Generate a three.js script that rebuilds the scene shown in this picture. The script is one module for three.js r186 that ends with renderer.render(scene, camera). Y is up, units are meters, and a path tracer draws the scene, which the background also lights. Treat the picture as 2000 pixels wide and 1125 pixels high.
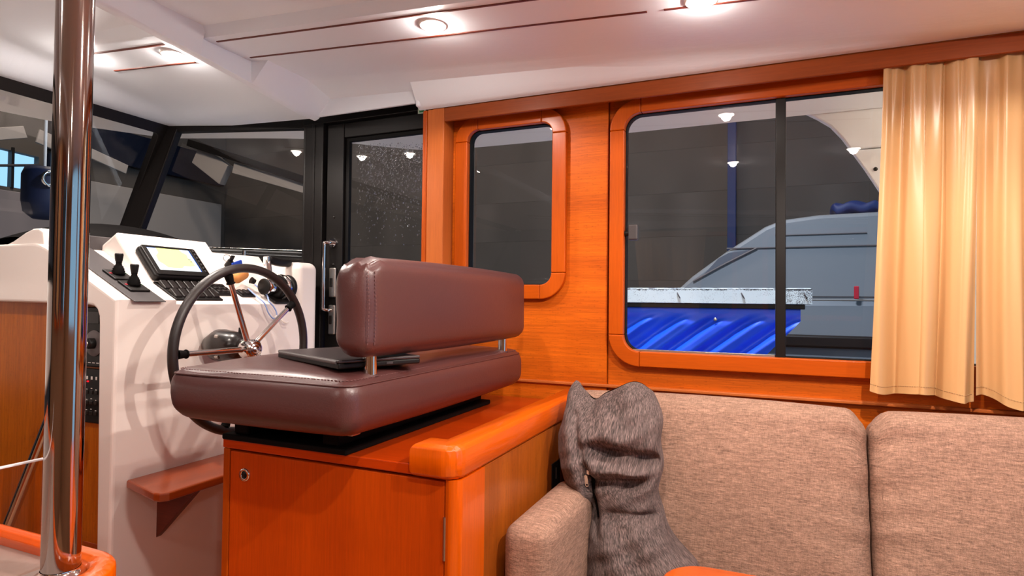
import * as THREE from 'three';
import { RoundedBoxGeometry } from 'three/addons/geometries/RoundedBoxGeometry.js';
import { mergeGeometries, toCreasedNormals } from 'three/addons/utils/BufferGeometryUtils.js';
import { RectAreaLightUniformsLib } from 'three/addons/lights/RectAreaLightUniformsLib.js';

// ---------- camera, sky, exposure ----------
const V = (x, y, z) => new THREE.Vector3(x, y, z);
const scene = new THREE.Scene();
const camera = new THREE.PerspectiveCamera(2 * Math.atan(562.5 / 1172) * 180 / Math.PI, 2000 / 1125, 0.02, 60);
{
  const yaw = 23.1 * Math.PI / 180, pitch = 1.2 * Math.PI / 180, roll = 0.62 * Math.PI / 180;
  const F = V(-Math.sin(yaw) * Math.cos(pitch), Math.sin(pitch), -Math.cos(yaw) * Math.cos(pitch));
  const R0 = new THREE.Vector3().crossVectors(F, V(0, 1, 0)).normalize(), U0 = new THREE.Vector3().crossVectors(R0, F);
  const R = R0.clone().multiplyScalar(Math.cos(roll)).addScaledVector(U0, Math.sin(roll)), U = new THREE.Vector3().crossVectors(R, F);
  camera.position.set(0, 1.25, 0);
  camera.quaternion.setFromRotationMatrix(new THREE.Matrix4().makeBasis(R, U, F.clone().negate()));
}
const renderer = new THREE.WebGLRenderer({ antialias: true });
renderer.toneMapping = THREE.LinearToneMapping;
renderer.toneMappingExposure = 1.0;
renderer.shadowMap.enabled = true;
RectAreaLightUniformsLib.init();
scene.background = new THREE.Color().setRGB(0.42, 0.82, 1.25);   // dusk sky, seen only through the openings of the boat shed
const LAMP_COLOR = new THREE.Color().setRGB(1.0, 0.88, 0.79), LAMP_CANDELA = 2.1;

// ---------- small helpers ----------
let seed = 7;
const rnd = () => { seed = (seed + 0x6D2B79F5) | 0; let t = Math.imul(seed ^ (seed >>> 15), 1 | seed); t = (t + Math.imul(t ^ (t >>> 7), 61 | t)) ^ t; return ((t ^ (t >>> 14)) >>> 0) / 4294967296; };
const clamp = (x, a, b) => Math.min(b, Math.max(a, x));
const sstep = (a, b, x) => { const t = clamp((x - a) / (b - a), 0, 1); return t * t * (3 - 2 * t); };
const lerp = (a, b, t) => a + (b - a) * t;
const hash = (x, y, s) => { let h = Math.imul(x, 374761393) + Math.imul(y, 668265263) + Math.imul(s, 2147483647); h = Math.imul(h ^ (h >>> 13), 1274126177); return ((h ^ (h >>> 16)) >>> 0) / 4294967296; };
function noise(x, y, px, py, s) {           // value noise, periodic in px, py cells
  const xi = Math.floor(x), yi = Math.floor(y), fx = x - xi, fy = y - yi, u = fx * fx * (3 - 2 * fx), v = fy * fy * (3 - 2 * fy);
  const m = (a, p) => ((a % p) + p) % p;
  const a = hash(m(xi, px), m(yi, py), s), b = hash(m(xi + 1, px), m(yi, py), s), c = hash(m(xi, px), m(yi + 1, py), s), d = hash(m(xi + 1, px), m(yi + 1, py), s);
  return lerp(lerp(a, b, u), lerp(c, d, u), v);
}
function tex(w, h, fn, rep = 1, srgb = true) {   // fn(x, y) in 0..1 -> [r, g, b] 0..1 or a number
  const data = new Uint8Array(w * h * 4);
  for (let j = 0; j < h; j++) for (let i = 0; i < w; i++) {
    const c = fn(i / w, j / h), k = (j * w + i) * 4, a = typeof c === 'number';
    for (let n = 0; n < 3; n++) data[k + n] = clamp(Math.round(255 * (a ? c : c[n])), 0, 255);
    data[k + 3] = 255;
  }
  const t = new THREE.DataTexture(data, w, h);
  t.wrapS = t.wrapT = THREE.RepeatWrapping; t.magFilter = t.minFilter = THREE.LinearFilter;
  if (srgb) t.colorSpace = THREE.SRGBColorSpace;
  t.repeat.set(rep, rep); t.needsUpdate = true;
  return t;
}
const numbers = {};
function numbered(n) { const k = numbers[n] = (numbers[n] ?? -1) + 1; return k ? n + '_' + String(k).padStart(3, '0') : n; }
const shadow = o => { o.castShadow = o.receiveShadow = true; return o; };
function tag(o, label, category, group, kind) {
  if (label) o.userData.label = label;
  if (category) o.userData.category = category;
  if (group) o.userData.group = group;
  if (kind) o.userData.kind = kind;
  return o;
}
function thing(name, label, category, pos = [0, 0, 0], turn = 0, group) {
  const o = new THREE.Group(); o.name = numbered(name); o.position.set(...pos); o.rotation.y = turn; scene.add(o);
  return tag(o, label, category, group);
}
function struct(name) { const o = new THREE.Group(); o.name = name; o.userData.kind = 'structure'; scene.add(o); return o; }
function part(parent, name, geo, mat, label) {
  const m = shadow(new THREE.Mesh(geo, mat)); m.name = parent ? name : numbered(name);
  (parent ?? scene).add(m);
  if (label) m.userData.label = label;
  return m;
}
// texture coordinates in metres, the grain (v) along one axis
function uvm(geo, grain = 'y') {
  const g = geo.index ? geo.toNonIndexed() : geo;
  const p = g.attributes.position, uv = new Float32Array(p.count * 2), a = V(), b = V(), c = V(), n = V();
  const ax = ['x', 'y', 'z'], ou = rnd() * 3, ov = rnd() * 3;
  for (let i = 0; i < p.count; i += 3) {
    a.fromBufferAttribute(p, i); b.fromBufferAttribute(p, i + 1); c.fromBufferAttribute(p, i + 2);
    n.crossVectors(b.clone().sub(a), c.clone().sub(a));
    const m = [Math.abs(n.x), Math.abs(n.y), Math.abs(n.z)], k = m.indexOf(Math.max(...m));
    const rest = ax.filter((_, q) => q !== k), vv = rest.includes(grain) ? grain : rest[1], uu = rest.find(q => q !== vv);
    [a, b, c].forEach((q, w) => { uv[(i + w) * 2] = q[uu] + ou; uv[(i + w) * 2 + 1] = q[vv] + ov; });
  }
  g.setAttribute('uv', new THREE.BufferAttribute(uv, 2));
  return g;
}
function smooth(g) {       // normals shared by all vertices at one place, uv kept
  const p = g.attributes.position, n = new Float32Array(p.count * 3), at = new Map(), id = new Int32Array(p.count), acc = [];
  for (let i = 0; i < p.count; i++) {
    const k = Math.round(p.getX(i) * 2e4) + ',' + Math.round(p.getY(i) * 2e4) + ',' + Math.round(p.getZ(i) * 2e4);
    let q = at.get(k); if (q === undefined) { q = acc.length; acc.push(V()); at.set(k, q); } id[i] = q;
  }
  const ix = g.index ? g.index.array : [...Array(p.count).keys()], a = V(), b = V(), c = V();
  for (let i = 0; i < ix.length; i += 3) {
    a.fromBufferAttribute(p, ix[i]); b.fromBufferAttribute(p, ix[i + 1]); c.fromBufferAttribute(p, ix[i + 2]);
    const f = b.sub(a).cross(c.sub(a)); for (let w = 0; w < 3; w++) acc[id[ix[i + w]]].add(f);
  }
  for (let i = 0; i < p.count; i++) { const q = acc[id[i]].clone().normalize(); n.set([q.x, q.y, q.z], i * 3); }
  g.setAttribute('normal', new THREE.BufferAttribute(n, 3));
  return g;
}
const rb = (w, h, d, r = 0.004, s = 2) => new RoundedBoxGeometry(w, h, d, s, Math.min(r, w / 2.01, h / 2.01, d / 2.01));
// rounded box given by its limits
function box(x0, x1, y0, y1, z0, z1, r = 0.003, grain = 'y', s = 2) {
  return uvm(rb(x1 - x0, y1 - y0, z1 - z0, r, s).translate((x0 + x1) / 2, (y0 + y1) / 2, (z0 + z1) / 2), grain);
}
// soft block: rounded, bulging, with its own displacement; centred
function soft(w, h, d, r, n = [24, 16, 10], bulge = [0, 0, 0], disp) {
  const g = new THREE.BoxGeometry(2, 2, 2, ...n), p = g.attributes.position, uv = g.attributes.uv, H = [w / 2, h / 2, d / 2], q = V();
  const nn = g.attributes.normal;
  for (let i = 0; i < p.count; i++) {
    const t = [p.getX(i), p.getY(i), p.getZ(i)].map(x => lerp(x, Math.sin(x * Math.PI / 2), 0.6));
    const b = t.map((x, k) => x * H[k]), inn = b.map((x, k) => clamp(x, -H[k] + r, H[k] - r));
    const dv = V(b[0] - inn[0], b[1] - inn[1], b[2] - inn[2]);
    if (dv.lengthSq() > 1e-12) dv.normalize().multiplyScalar(r);
    const s = t.map(x => 1 - x * x);
    q.set(inn[0] + dv.x + bulge[0] * t[0] * s[1] * s[2], inn[1] + dv.y + bulge[1] * t[1] * s[0] * s[2], inn[2] + dv.z + bulge[2] * t[2] * s[0] * s[1]);
    if (disp) disp(q, t);
    p.setXYZ(i, q.x, q.y, q.z);
    const k = [nn.getX(i), nn.getY(i), nn.getZ(i)].findIndex(x => Math.abs(x) > 0.5);
    uv.setXY(i, k === 0 ? b[2] : b[0], k === 1 ? b[2] : b[1]);
  }
  return smooth(g);
}
// surface from a function (u, v in 0..1) -> [x, y, z]; uv in metres given by size
function surf(fn, nu, nv, su = 1, sv = 1, close = false) {
  const P = [], UV = [], I = [];
  for (let j = 0; j <= nv; j++) for (let i = 0; i <= nu; i++) { P.push(...fn(i / nu, j / nv)); UV.push(i / nu * su, j / nv * sv); }
  for (let j = 0; j < nv; j++) for (let i = 0; i < nu; i++) { const a = j * (nu + 1) + i, b = a + 1, c = a + nu + 1, d = c + 1; I.push(a, b, d, a, d, c); }
  const g = new THREE.BufferGeometry();
  g.setAttribute('position', new THREE.Float32BufferAttribute(P, 3)); g.setAttribute('uv', new THREE.Float32BufferAttribute(UV, 2)); g.setIndex(I);
  g.computeVertexNormals();
  return close ? smooth(g) : g;
}
const tube = (pts, r, n = 40, k = 10, closed = false) => new THREE.TubeGeometry(new THREE.CatmullRomCurve3(pts.map(p => V(...p)), closed, 'catmullrom', 0.4), n, r, k, closed);
function cyl(a, b, r0, r1 = r0, k = 20) {
  const A = V(...a), B = V(...b), d = B.clone().sub(A), g = new THREE.CylinderGeometry(r1, r0, d.length(), k);
  return g.applyQuaternion(new THREE.Quaternion().setFromUnitVectors(V(0, 1, 0), d.clone().normalize())).translate(...A.add(B).multiplyScalar(0.5).toArray());
}
const lathe = (pts, k = 32) => new THREE.LatheGeometry(pts.map(p => new THREE.Vector2(...p)), k);
function rrect(s, x0, x1, y0, y1, r, cw) {     // rounded rectangle into a Shape or Path
  s.moveTo(x0 + r, y0); s.lineTo(x1 - r, y0); s.absarc(x1 - r, y0 + r, r, -Math.PI / 2, 0); s.lineTo(x1, y1 - r); s.absarc(x1 - r, y1 - r, r, 0, Math.PI / 2);
  s.lineTo(x0 + r, y1); s.absarc(x0 + r, y1 - r, r, Math.PI / 2, Math.PI); s.lineTo(x0, y0 + r); s.absarc(x0 + r, y0 + r, r, Math.PI, Math.PI * 1.5);
  return s;
}
const poly = pts => { const s = new THREE.Shape(); pts.forEach((p, i) => i ? s.lineTo(...p) : s.moveTo(...p)); s.closePath(); return s; };
const ext = (shape, depth, bevel = 0, seg = 2, curve = 10) => new THREE.ExtrudeGeometry(shape, { depth: depth - 2 * bevel, bevelEnabled: bevel > 0, bevelThickness: bevel, bevelSize: bevel, bevelOffset: -bevel, bevelSegments: seg, curveSegments: curve }).translate(0, 0, bevel);
// polygon given in (x, y), thick along z from z0 (back) to z1
const slab = (pts, z0, z1, bevel = 0.002, grain = 'y') => uvm(ext(Array.isArray(pts) ? poly(pts) : pts, z1 - z0, bevel).translate(0, 0, z0), grain);

// ---------- materials ----------
const hex = h => new THREE.Color(h);
const std = (o) => new THREE.MeshStandardMaterial(o);
const phy = (o) => new THREE.MeshPhysicalMaterial(o);
const woodGrain = tex(1024, 1024, (x, y) => {
  const streak = noise(x * 180, y * 5, 180, 5, 1), fine = noise(x * 420, y * 22, 420, 22, 2), broad = noise(x * 14 + noise(x * 3, y * 3, 3, 3, 4), y * 2, 14, 2, 3), pore = noise(x * 500, y * 60, 500, 60, 5);
  const l = 0.80 + 0.10 * (streak - 0.5) + 0.09 * (fine - 0.5) + 0.12 * (broad - 0.5) - (pore > 0.86 ? 0.10 : 0);
  return [l + 0.1, l + 0.02 + 0.03 * broad, l];
}, 1.7);
const woodFine = tex(1024, 1024, (x, y) => {
  const streak = noise(x * 160, y * 4, 160, 4, 91), fine = noise(x * 400, y * 20, 400, 20, 92), broad = noise(x * 8, y * 2, 8, 2, 93);
  const l = 0.84 + 0.05 * (streak - 0.5) + 0.05 * (fine - 0.5) + 0.07 * (broad - 0.5);
  return [l + 0.06, l + 0.02 * broad, l];
}, 1.7);
const woodBump = tex(512, 512, (x, y) => 0.5 + 0.5 * (noise(x * 260, y * 12, 260, 12, 8) - 0.5) - (noise(x * 250, y * 30, 250, 30, 9) > 0.84 ? 0.3 : 0), 3.4, false);
const wood = (c, rough, coat = 0.35, cr = 0.18, map = woodGrain) => phy({ color: hex(c), map, bumpMap: woodBump, bumpScale: 0.00012, roughness: rough, specularIntensity: coat < 0.2 ? 0.35 : 0.7, clearcoat: coat, clearcoatRoughness: cr });
const M = {};
M.wallWood = wood('#d66c10', 0.5, 0.08, 0.3);
M.frameWood = wood('#c65a06', 0.42, 0.15, 0.2, woodFine);
M.postWood = wood('#c87032', 0.5, 0.1, 0.3, woodFine);
M.pelmetWood = wood('#984c1c', 0.5, 0.1, 0.3, woodFine);
M.doorWood = wood('#d65606', 0.45, 0.12, 0.25, woodFine);
M.railWood = wood('#ec6800', 0.3, 0.6, 0.06, woodFine);
M.topWood = wood('#cc4608', 0.3, 0.5, 0.08, woodFine);
M.sideWood = wood('#b8641a', 0.4, 0.35, 0.14);
M.panelWood = wood('#b8680c', 0.5, 0.12, 0.3);
M.stepWood = wood('#a84a14', 0.35, 0.5, 0.12, woodFine);
M.darkWood = wood('#6a2c1a', 0.5, 0.2, 0.3);
const shellBump = tex(256, 256, (x, y) => 0.5 + 0.3 * (noise(x * 40, y * 40, 40, 40, 11) - 0.5) + 0.3 * (noise(x * 9, y * 9, 9, 9, 12) - 0.5), 2, false);
M.shell = phy({ color: hex('#ece1da'), roughness: 0.42, clearcoat: 0.3, clearcoatRoughness: 0.25, bumpMap: shellBump, bumpScale: 0.0004 });
M.headliner = std({ color: hex('#e8eff7'), roughness: 0.45, bumpMap: shellBump, bumpScale: 0.0005 });
M.outerShell = std({ color: hex('#e4e2df'), roughness: 0.45 });
M.black = phy({ color: hex('#120f0e'), roughness: 0.42, specularIntensity: 0.45 });
M.blackRough = phy({ color: hex('#0c0a0a'), roughness: 0.7, specularIntensity: 0.2 });
M.seal = phy({ color: hex('#090808'), roughness: 0.6, specularIntensity: 0.3 });
M.chrome = std({ color: hex('#e2dedb'), metalness: 1, roughness: 0.07 });
M.poleChrome = std({ color: hex('#b4aaa4'), metalness: 1, roughness: 0.07 });
M.steel = std({ color: hex('#d8d4d0'), metalness: 1, roughness: 0.13 });
M.brushed = std({ color: hex('#b5b0aa'), metalness: 1, roughness: 0.35 });
M.glass = phy({ color: 0xffffff, transmission: 1, thickness: 0, roughness: 0, ior: 1.52 });
M.acrylic = phy({ color: hex('#fff4ee'), transmission: 1, thickness: 0, roughness: 0, ior: 1.49 });
M.acrylicEdge = phy({ color: hex('#f4f4f8'), transmission: 0.5, thickness: 0, roughness: 0.6 });
const leatherBump = tex(512, 512, (x, y) => 0.5 + 0.35 * (noise(x * 130, y * 130, 130, 130, 21) - 0.5) + 0.35 * (noise(x * 60, y * 60, 60, 60, 22) - 0.5) + 0.5 * (noise(x * 8, y * 8, 8, 8, 23) - 0.5), 4, false);
M.leather = phy({ color: hex('#4f2c2a'), roughness: 0.40, bumpMap: leatherBump, bumpScale: 0.00028, clearcoat: 0.22, clearcoatRoughness: 0.28 });
M.stitch = std({ color: hex('#6b4745'), roughness: 0.7 });
const weave = tex(1024, 1024, (x, y) => {
  const row = noise(x * 60, y * 380, 60, 380, 31), col = noise(x * 380, y * 60, 380, 60, 32), slub = noise(x * 22, y * 150, 22, 150, 33), dot = hash(Math.floor(x * 512), Math.floor(y * 512), 34);
  const l = 0.76 + 0.20 * (row - 0.5) + 0.12 * (col - 0.5) + 0.14 * (slub - 0.5) + 0.16 * (dot - 0.5);
  return [l + 0.02, l, l - 0.01 + 0.02 * col];
}, 2.2);
const weaveBump = tex(512, 512, (x, y) => 0.5 + 0.25 * Math.sin(x * 2 * Math.PI * 170) * (Math.sin(y * 2 * Math.PI * 85) > 0 ? 1 : -1) + 0.4 * (noise(x * 50, y * 240, 50, 240, 36) - 0.5), 3, false);
M.sofa = phy({ color: hex('#c29c84'), map: weave, roughness: 0.95, bumpMap: weaveBump, bumpScale: 0.0006, sheen: 0.2, sheenRoughness: 0.6, sheenColor: hex('#c8b0a0') });
const heather = tex(1024, 1024, (x, y) => {
  const a = noise(x * 330, y * 60, 330, 60, 41), b = noise(x * 480, y * 120, 480, 120, 42), c = noise(x * 30, y * 10, 30, 10, 43);
  const l = clamp(0.64 + 0.48 * (a - 0.5) + 0.30 * (b - 0.5) + 0.10 * (c - 0.5), 0.2, 1);
  return [l, l * 0.96 + 0.01 * b, l * 0.95 + 0.02 * a];
}, 2.6);
M.bag = phy({ color: hex('#94817c'), map: heather, roughness: 0.8, bumpMap: weaveBump, bumpScale: 0.0007, sheen: 0.25, sheenRoughness: 0.5, sheenColor: hex('#b8a8b0') });
M.curtain = phy({ color: hex('#c59a68'), roughness: 0.36, sheen: 0.3, sheenRoughness: 0.4, sheenColor: hex('#e8c8a0') });
M.plastic = phy({ color: hex('#151211'), roughness: 0.45, specularIntensity: 0.5 });
M.plasticGrey = std({ color: hex('#5a5252'), roughness: 0.5 });
M.plateGrey = std({ color: hex('#3c3738'), roughness: 0.45 });
M.key = phy({ color: hex('#211c1b'), roughness: 0.38, specularIntensity: 0.6 });
M.markWhite = std({ color: hex('#d8d4cf'), roughness: 0.6 });
M.markRed = std({ color: hex('#b3122a'), roughness: 0.5 });
M.markGreen = std({ color: hex('#1d8a4a'), roughness: 0.5 });
M.counter = phy({ color: hex('#9a908e'), roughness: 0.3, clearcoat: 0.4, clearcoatRoughness: 0.15 });
M.cork = std({ color: hex('#c98445'), roughness: 0.75 });
M.blueCord = std({ color: hex('#8fa6d8'), roughness: 0.6 });
M.blueTag = std({ color: hex('#123fae'), roughness: 0.5 });
M.floor = wood('#c9a888', 0.55, 0.1, 0.25);
M.cream = std({ color: hex('#7d5a40'), roughness: 0.8 });

// ---------- the setting: cabin walls ----------
const wallStar = struct('wall_starboard');
{
  const s1 = poly([[-1.157, 0], [-0.487, 0], [-0.487, 2.1], [-1.157, 2.1]]);
  s1.holes.push(rrect(new THREE.Path(), -1.012, -0.674, 1.302, 1.876, 0.045));
  part(wallStar, 'veneer_panel', uvm(ext(s1, 0.03).translate(0, 0, -1.97), 'x'), M.wallWood);
  const s2 = poly([[-0.484, 0], [1.75, 0], [1.75, 2.1], [-0.484, 2.1]]);
  s2.holes.push(rrect(new THREE.Path(), -0.44, 0.78, 1.08, 1.868, 0.055));
  part(wallStar, 'veneer_panel', uvm(ext(s2, 0.02).translate(0, 0, -1.97), 'x'), M.wallWood);
  const s3 = poly([[-1.157, -0.4], [1.8, -0.4], [1.8, 2.12], [-1.157, 2.12]]);
  s3.holes.push(rrect(new THREE.Path(), -1.012, -0.674, 1.302, 1.876, 0.045), rrect(new THREE.Path(), -0.44, 0.78, 1.08, 1.868, 0.055));
  part(wallStar, 'hull_side', ext(s3, 0.03).translate(0, 0, -2.0), M.outerShell);
  part(wallStar, 'sill_rail', box(-1.06, 1.74, 0.969, 0.979, -1.952, -1.930, 0.003, 'x'), M.postWood);
}
// wooden post and pelmet
{
  const t = struct('trim_1');
  part(t, 'post_board', box(-1.136, -1.067, 0, 1.938, -1.94, -1.865, 0.004), M.postWood);
  part(t, 'jamb_edge', box(-1.157, -1.1375, 0, 1.938, -1.99, -1.8645, 0.007), M.frameWood);
  const p = struct('trim_2');
  part(p, 'pelmet_board', box(-1.066, 1.74, 1.888, 1.937, -1.877, -1.865, 0.003, 'x'), M.pelmetWood);
  part(p, 'pelmet_top', box(-1.066, 1.74, 1.926, 1.9365, -1.939, -1.8775, 0.001, 'x'), M.darkWood);
}
// window rings of eight pieces each, seal and glass
function windowRing(root, x0, x1, y0, y1, w, Ri, z0, z1) {
  const Ro = Ri + w, g = 0.0007, b = 0.0035;
  const corner = (cx, cy, a) => { const s = new THREE.Shape(); s.absarc(cx, cy, Ro, a, a + Math.PI / 2); s.absarc(cx, cy, Ri, a + Math.PI / 2, a, true); s.closePath(); return s; };
  for (const [cx, cy, a] of [[x1 - Ro, y1 - Ro, 0], [x0 + Ro, y1 - Ro, Math.PI / 2], [x0 + Ro, y0 + Ro, Math.PI], [x1 - Ro, y0 + Ro, Math.PI * 1.5]])
    part(root, 'frame_corner', uvm(ext(corner(cx, cy, a), z1 - z0, b, 3, 14).translate(0, 0, z0), a % Math.PI ? 'y' : 'x'), M.frameWood);
  const bar = (a0, a1, c0, c1, gr) => part(root, 'frame_rail', box(a0, a1, c0, c1, z0, z1, b, gr, 3), M.frameWood);
  bar(x0, x0 + w, y0 + Ro + g, y1 - Ro - g, 'y'); bar(x1 - w, x1, y0 + Ro + g, y1 - Ro - g, 'y');
  bar(x0 + Ro + g, x1 - Ro - g, y0, y0 + w, 'x'); bar(x0 + Ro + g, x1 - Ro - g, y1 - w, y1, 'x');
  const s = rrect(new THREE.Shape(), x0 + w - 0.012, x1 - w + 0.012, y0 + w - 0.012, y1 - w + 0.012, Ri);
  s.holes.push(rrect(new THREE.Path(), x0 + w + 0.003, x1 - w - 0.003, y0 + w + 0.003, y1 - w - 0.003, Ri - 0.003));
  part(root, 'rubber_seal', ext(s, 0.03, 0.001).translate(0, 0, -1.970), M.seal);
}
const pane = (w, h) => uvm(rb(w, h, 0.005, 0.001, 1));
function glassPane(root, x0, x1, y0, y1, r, z) { return part(root, 'glass_pane', new THREE.ShapeGeometry(rrect(new THREE.Shape(), x0, x1, y0, y1, r), 8).translate(0, 0, z), M.glass); }
const win1 = struct('window_1');
windowRing(win1, -1.049, -0.626, 1.256, 1.912, 0.0495, 0.04, -1.94, -1.917);
glassPane(win1, -1.005, -0.670, 1.300, 1.868, 0.045, -1.958);
const win2 = struct('window_2');
windowRing(win2, -0.476, 0.83, 1.044, 1.907, 0.0475, 0.052, -1.951, -1.917);
glassPane(win2, -0.44, 0.05, 1.082, 1.866, 0.05, -1.944);
glassPane(win2, 0.02, 0.785, 1.082, 1.866, 0.05, -1.956);
part(win2, 'mullion', box(0.0205, 0.0485, 1.088, 1.864, -1.968, -1.936, 0.003), M.black);
part(win2, 'slide_track', box(-0.42, 0.0195, 1.0905, 1.098, -1.949, -1.939, 0.001), M.brushed);
{
  const l = part(win2, 'window_latch', rb(0.030, 0.050, 0.024, 0.005, 3).translate(-0.399, 1.474, -1.930), M.plateGrey, 'dark window latch block');
  part(l, 'pin', cyl([-0.434, 1.472, -1.934], [-0.41, 1.472, -1.934], 0.009), M.plastic);
}
// sliding door, its black fixed frame
const door1 = struct('door_1');
{
  part(door1, 'header', box(-1.765, -1.16, 1.962, 2.06, -1.985, -1.925, 0.003, 'x'), M.black);
  part(door1, 'fixed_post', box(-1.757, -1.664, -0.3, 1.985, -1.985, -1.928, 0.004), M.black);
  part(door1, 'fixed_post', box(-1.718, -1.704, 0.2, 1.96, -1.93, -1.9245, 0.002), M.black);
  part(door1, 'stile', box(-1.655, -1.573, 0.25, 1.958, -1.975, -1.944, 0.003), M.black);
  part(door1, 'top_rail', box(-1.5725, -1.05, 1.9, 1.958, -1.975, -1.946, 0.003, 'x'), M.black);
  part(door1, 'inner_bead', box(-1.5725, -1.555, 0.35, 1.9, -1.975, -1.958, 0.002), M.seal);
  part(door1, 'inner_bead', box(-1.555, -1.05, 1.884, 1.8995, -1.975, -1.958, 0.002), M.seal);
  part(door1, 'bottom_rail', box(-1.5725, -1.05, 0.25, 0.42, -1.975, -1.944, 0.003, 'x'), M.black);
  part(door1, 'glass_pane', new THREE.PlaneGeometry(0.51, 1.52).translate(-1.305, 1.13, -1.968), M.glass);
  const h = part(door1, 'door_handle', tube([[-1.616, 1.475, -1.945], [-1.620, 1.475, -1.918], [-1.632, 1.472, -1.908], [-1.632, 1.455, -1.907], [-1.632, 1.225, -1.907], [-1.632, 1.208, -1.909], [-1.620, 1.204, -1.918], [-1.616, 1.204, -1.945]], 0.0075, 60, 12), M.chrome, 'chrome grab handle');
  part(h, 'rosette', cyl([-1.616, 1.475, -1.945], [-1.616, 1.475, -1.936], 0.020, 0.018, 28), M.chrome);
  part(h, 'rosette', cyl([-1.616, 1.204, -1.945], [-1.616, 1.204, -1.936], 0.020, 0.018, 28), M.chrome);
  for (const y of [1.315, 1.165]) { const k = part(door1, 'lock_plate', rb(0.034, 0.12, 0.012, 0.006, 3).translate(-1.612, y, -1.938), M.brushed); part(k, 'lock_slot', rb(0.012, 0.035, 0.006, 0.002).translate(-1.614, y, -1.931), M.plastic); }
  for (const [x, y] of [[-1.616, 1.58], [-1.616, 1.387], [-1.69, 1.05]]) part(door1, 'screw_head', lathe([[0, 0.004], [0.005, 0.003], [0.0065, 0]], 16).rotateX(Math.PI / 2).translate(x, y, -1.944), M.plastic);
  // rain drops outside on the pane: nobody could count them
  const drops = new THREE.InstancedMesh(new THREE.SphereGeometry(1, 8, 5), phy({ color: 0xffffff, roughness: 0.03, transmission: 1, thickness: 0.002, ior: 1.33 }), 2600);
  const m = new THREE.Matrix4(); let n = 0;
  while (n < 2600) {
    const x = -1.53 + rnd() * 0.44, y = 1.38 + 0.5 * rnd(), top = 1.865 + 0.07 * (-1.4 - x);
    const dens = sstep(-1.56, -1.44, x) * sstep(1.40, 1.80, y) ** 1.5;
    if (y > top || rnd() > dens) continue;
    const r = 0.0009 + 0.0024 * rnd() ** 3; m.makeScale(r, r * (1 + rnd() * 0.6), r * 0.5).setPosition(x, y, -1.9685); drops.setMatrixAt(n++, m);
  }
  drops.name = 'rain_drops'; drops.userData.kind = 'stuff'; shadow(drops); door1.add(drops);
}
// forward side window, turned inwards
const win3 = struct('window_3'); win3.position.set(-1.76, 0, -1.93); win3.rotation.y = Math.PI + 0.207;
{
  const hole = [[0.006, 1.413], [0.835, 1.413], [0.612, 1.966], [0.006, 1.952]], s = poly([[-0.02, -0.2], [1.25, -0.2], [1.0, 1.28], [0.652, 2.06], [-0.02, 2.06]]);
  const h = new THREE.Path(); hole.forEach((p, i) => i ? h.lineTo(...p) : h.moveTo(...p)); h.closePath(); s.holes.push(h);
  part(win3, 'window_frame', ext(s, 0.035, 0.002).translate(0, 0, 0), M.black);
  part(win3, 'glass_pane', new THREE.ShapeGeometry(poly(hole.map(([x, y]) => [x + (x > 0.3 ? 0.01 : -0.01), y + (y > 1.7 ? 0.01 : -0.01)]))).translate(0, 0, 0.02), M.glass);
  part(win3, 'frame_bead', tube([[0.606, 1.975, -0.003], [0.72, 1.69, -0.003], [0.835, 1.405, -0.003]], 0.005, 10, 8), M.black);
}
// windscreen
const wind = struct('window_4');
{
  wind.matrixAutoUpdate = true;
  const ey = V(0.22, 0.42, 0).normalize(), ex = V(0, 0, -1), ez = new THREE.Vector3().crossVectors(ex, ey);
  wind.quaternion.setFromRotationMatrix(new THREE.Matrix4().makeBasis(ex, ey, ez)); wind.position.set(-2.4, 1.98, 0);
  const s = poly([[-1.84, -0.85], [1.84, -0.85], [1.8, 0.05], [-1.8, 0.05]]);
  const panes = [[-1.76, -0.64], [-0.58, 0.58], [0.64, 1.765]];
  for (const [a, b] of panes) { const h = new THREE.Path(); rrect(h, a, b, -0.70, -0.032, 0.015); s.holes.push(h); }
  part(wind, 'window_frame', ext(s, 0.035, 0.002).translate(0, 0, -0.035), M.black);
  for (const [a, b] of panes) part(wind, 'glass_pane', new THREE.PlaneGeometry(b - a + 0.02, 0.69).translate((a + b) / 2, -0.366, -0.02), M.glass);
}
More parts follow.
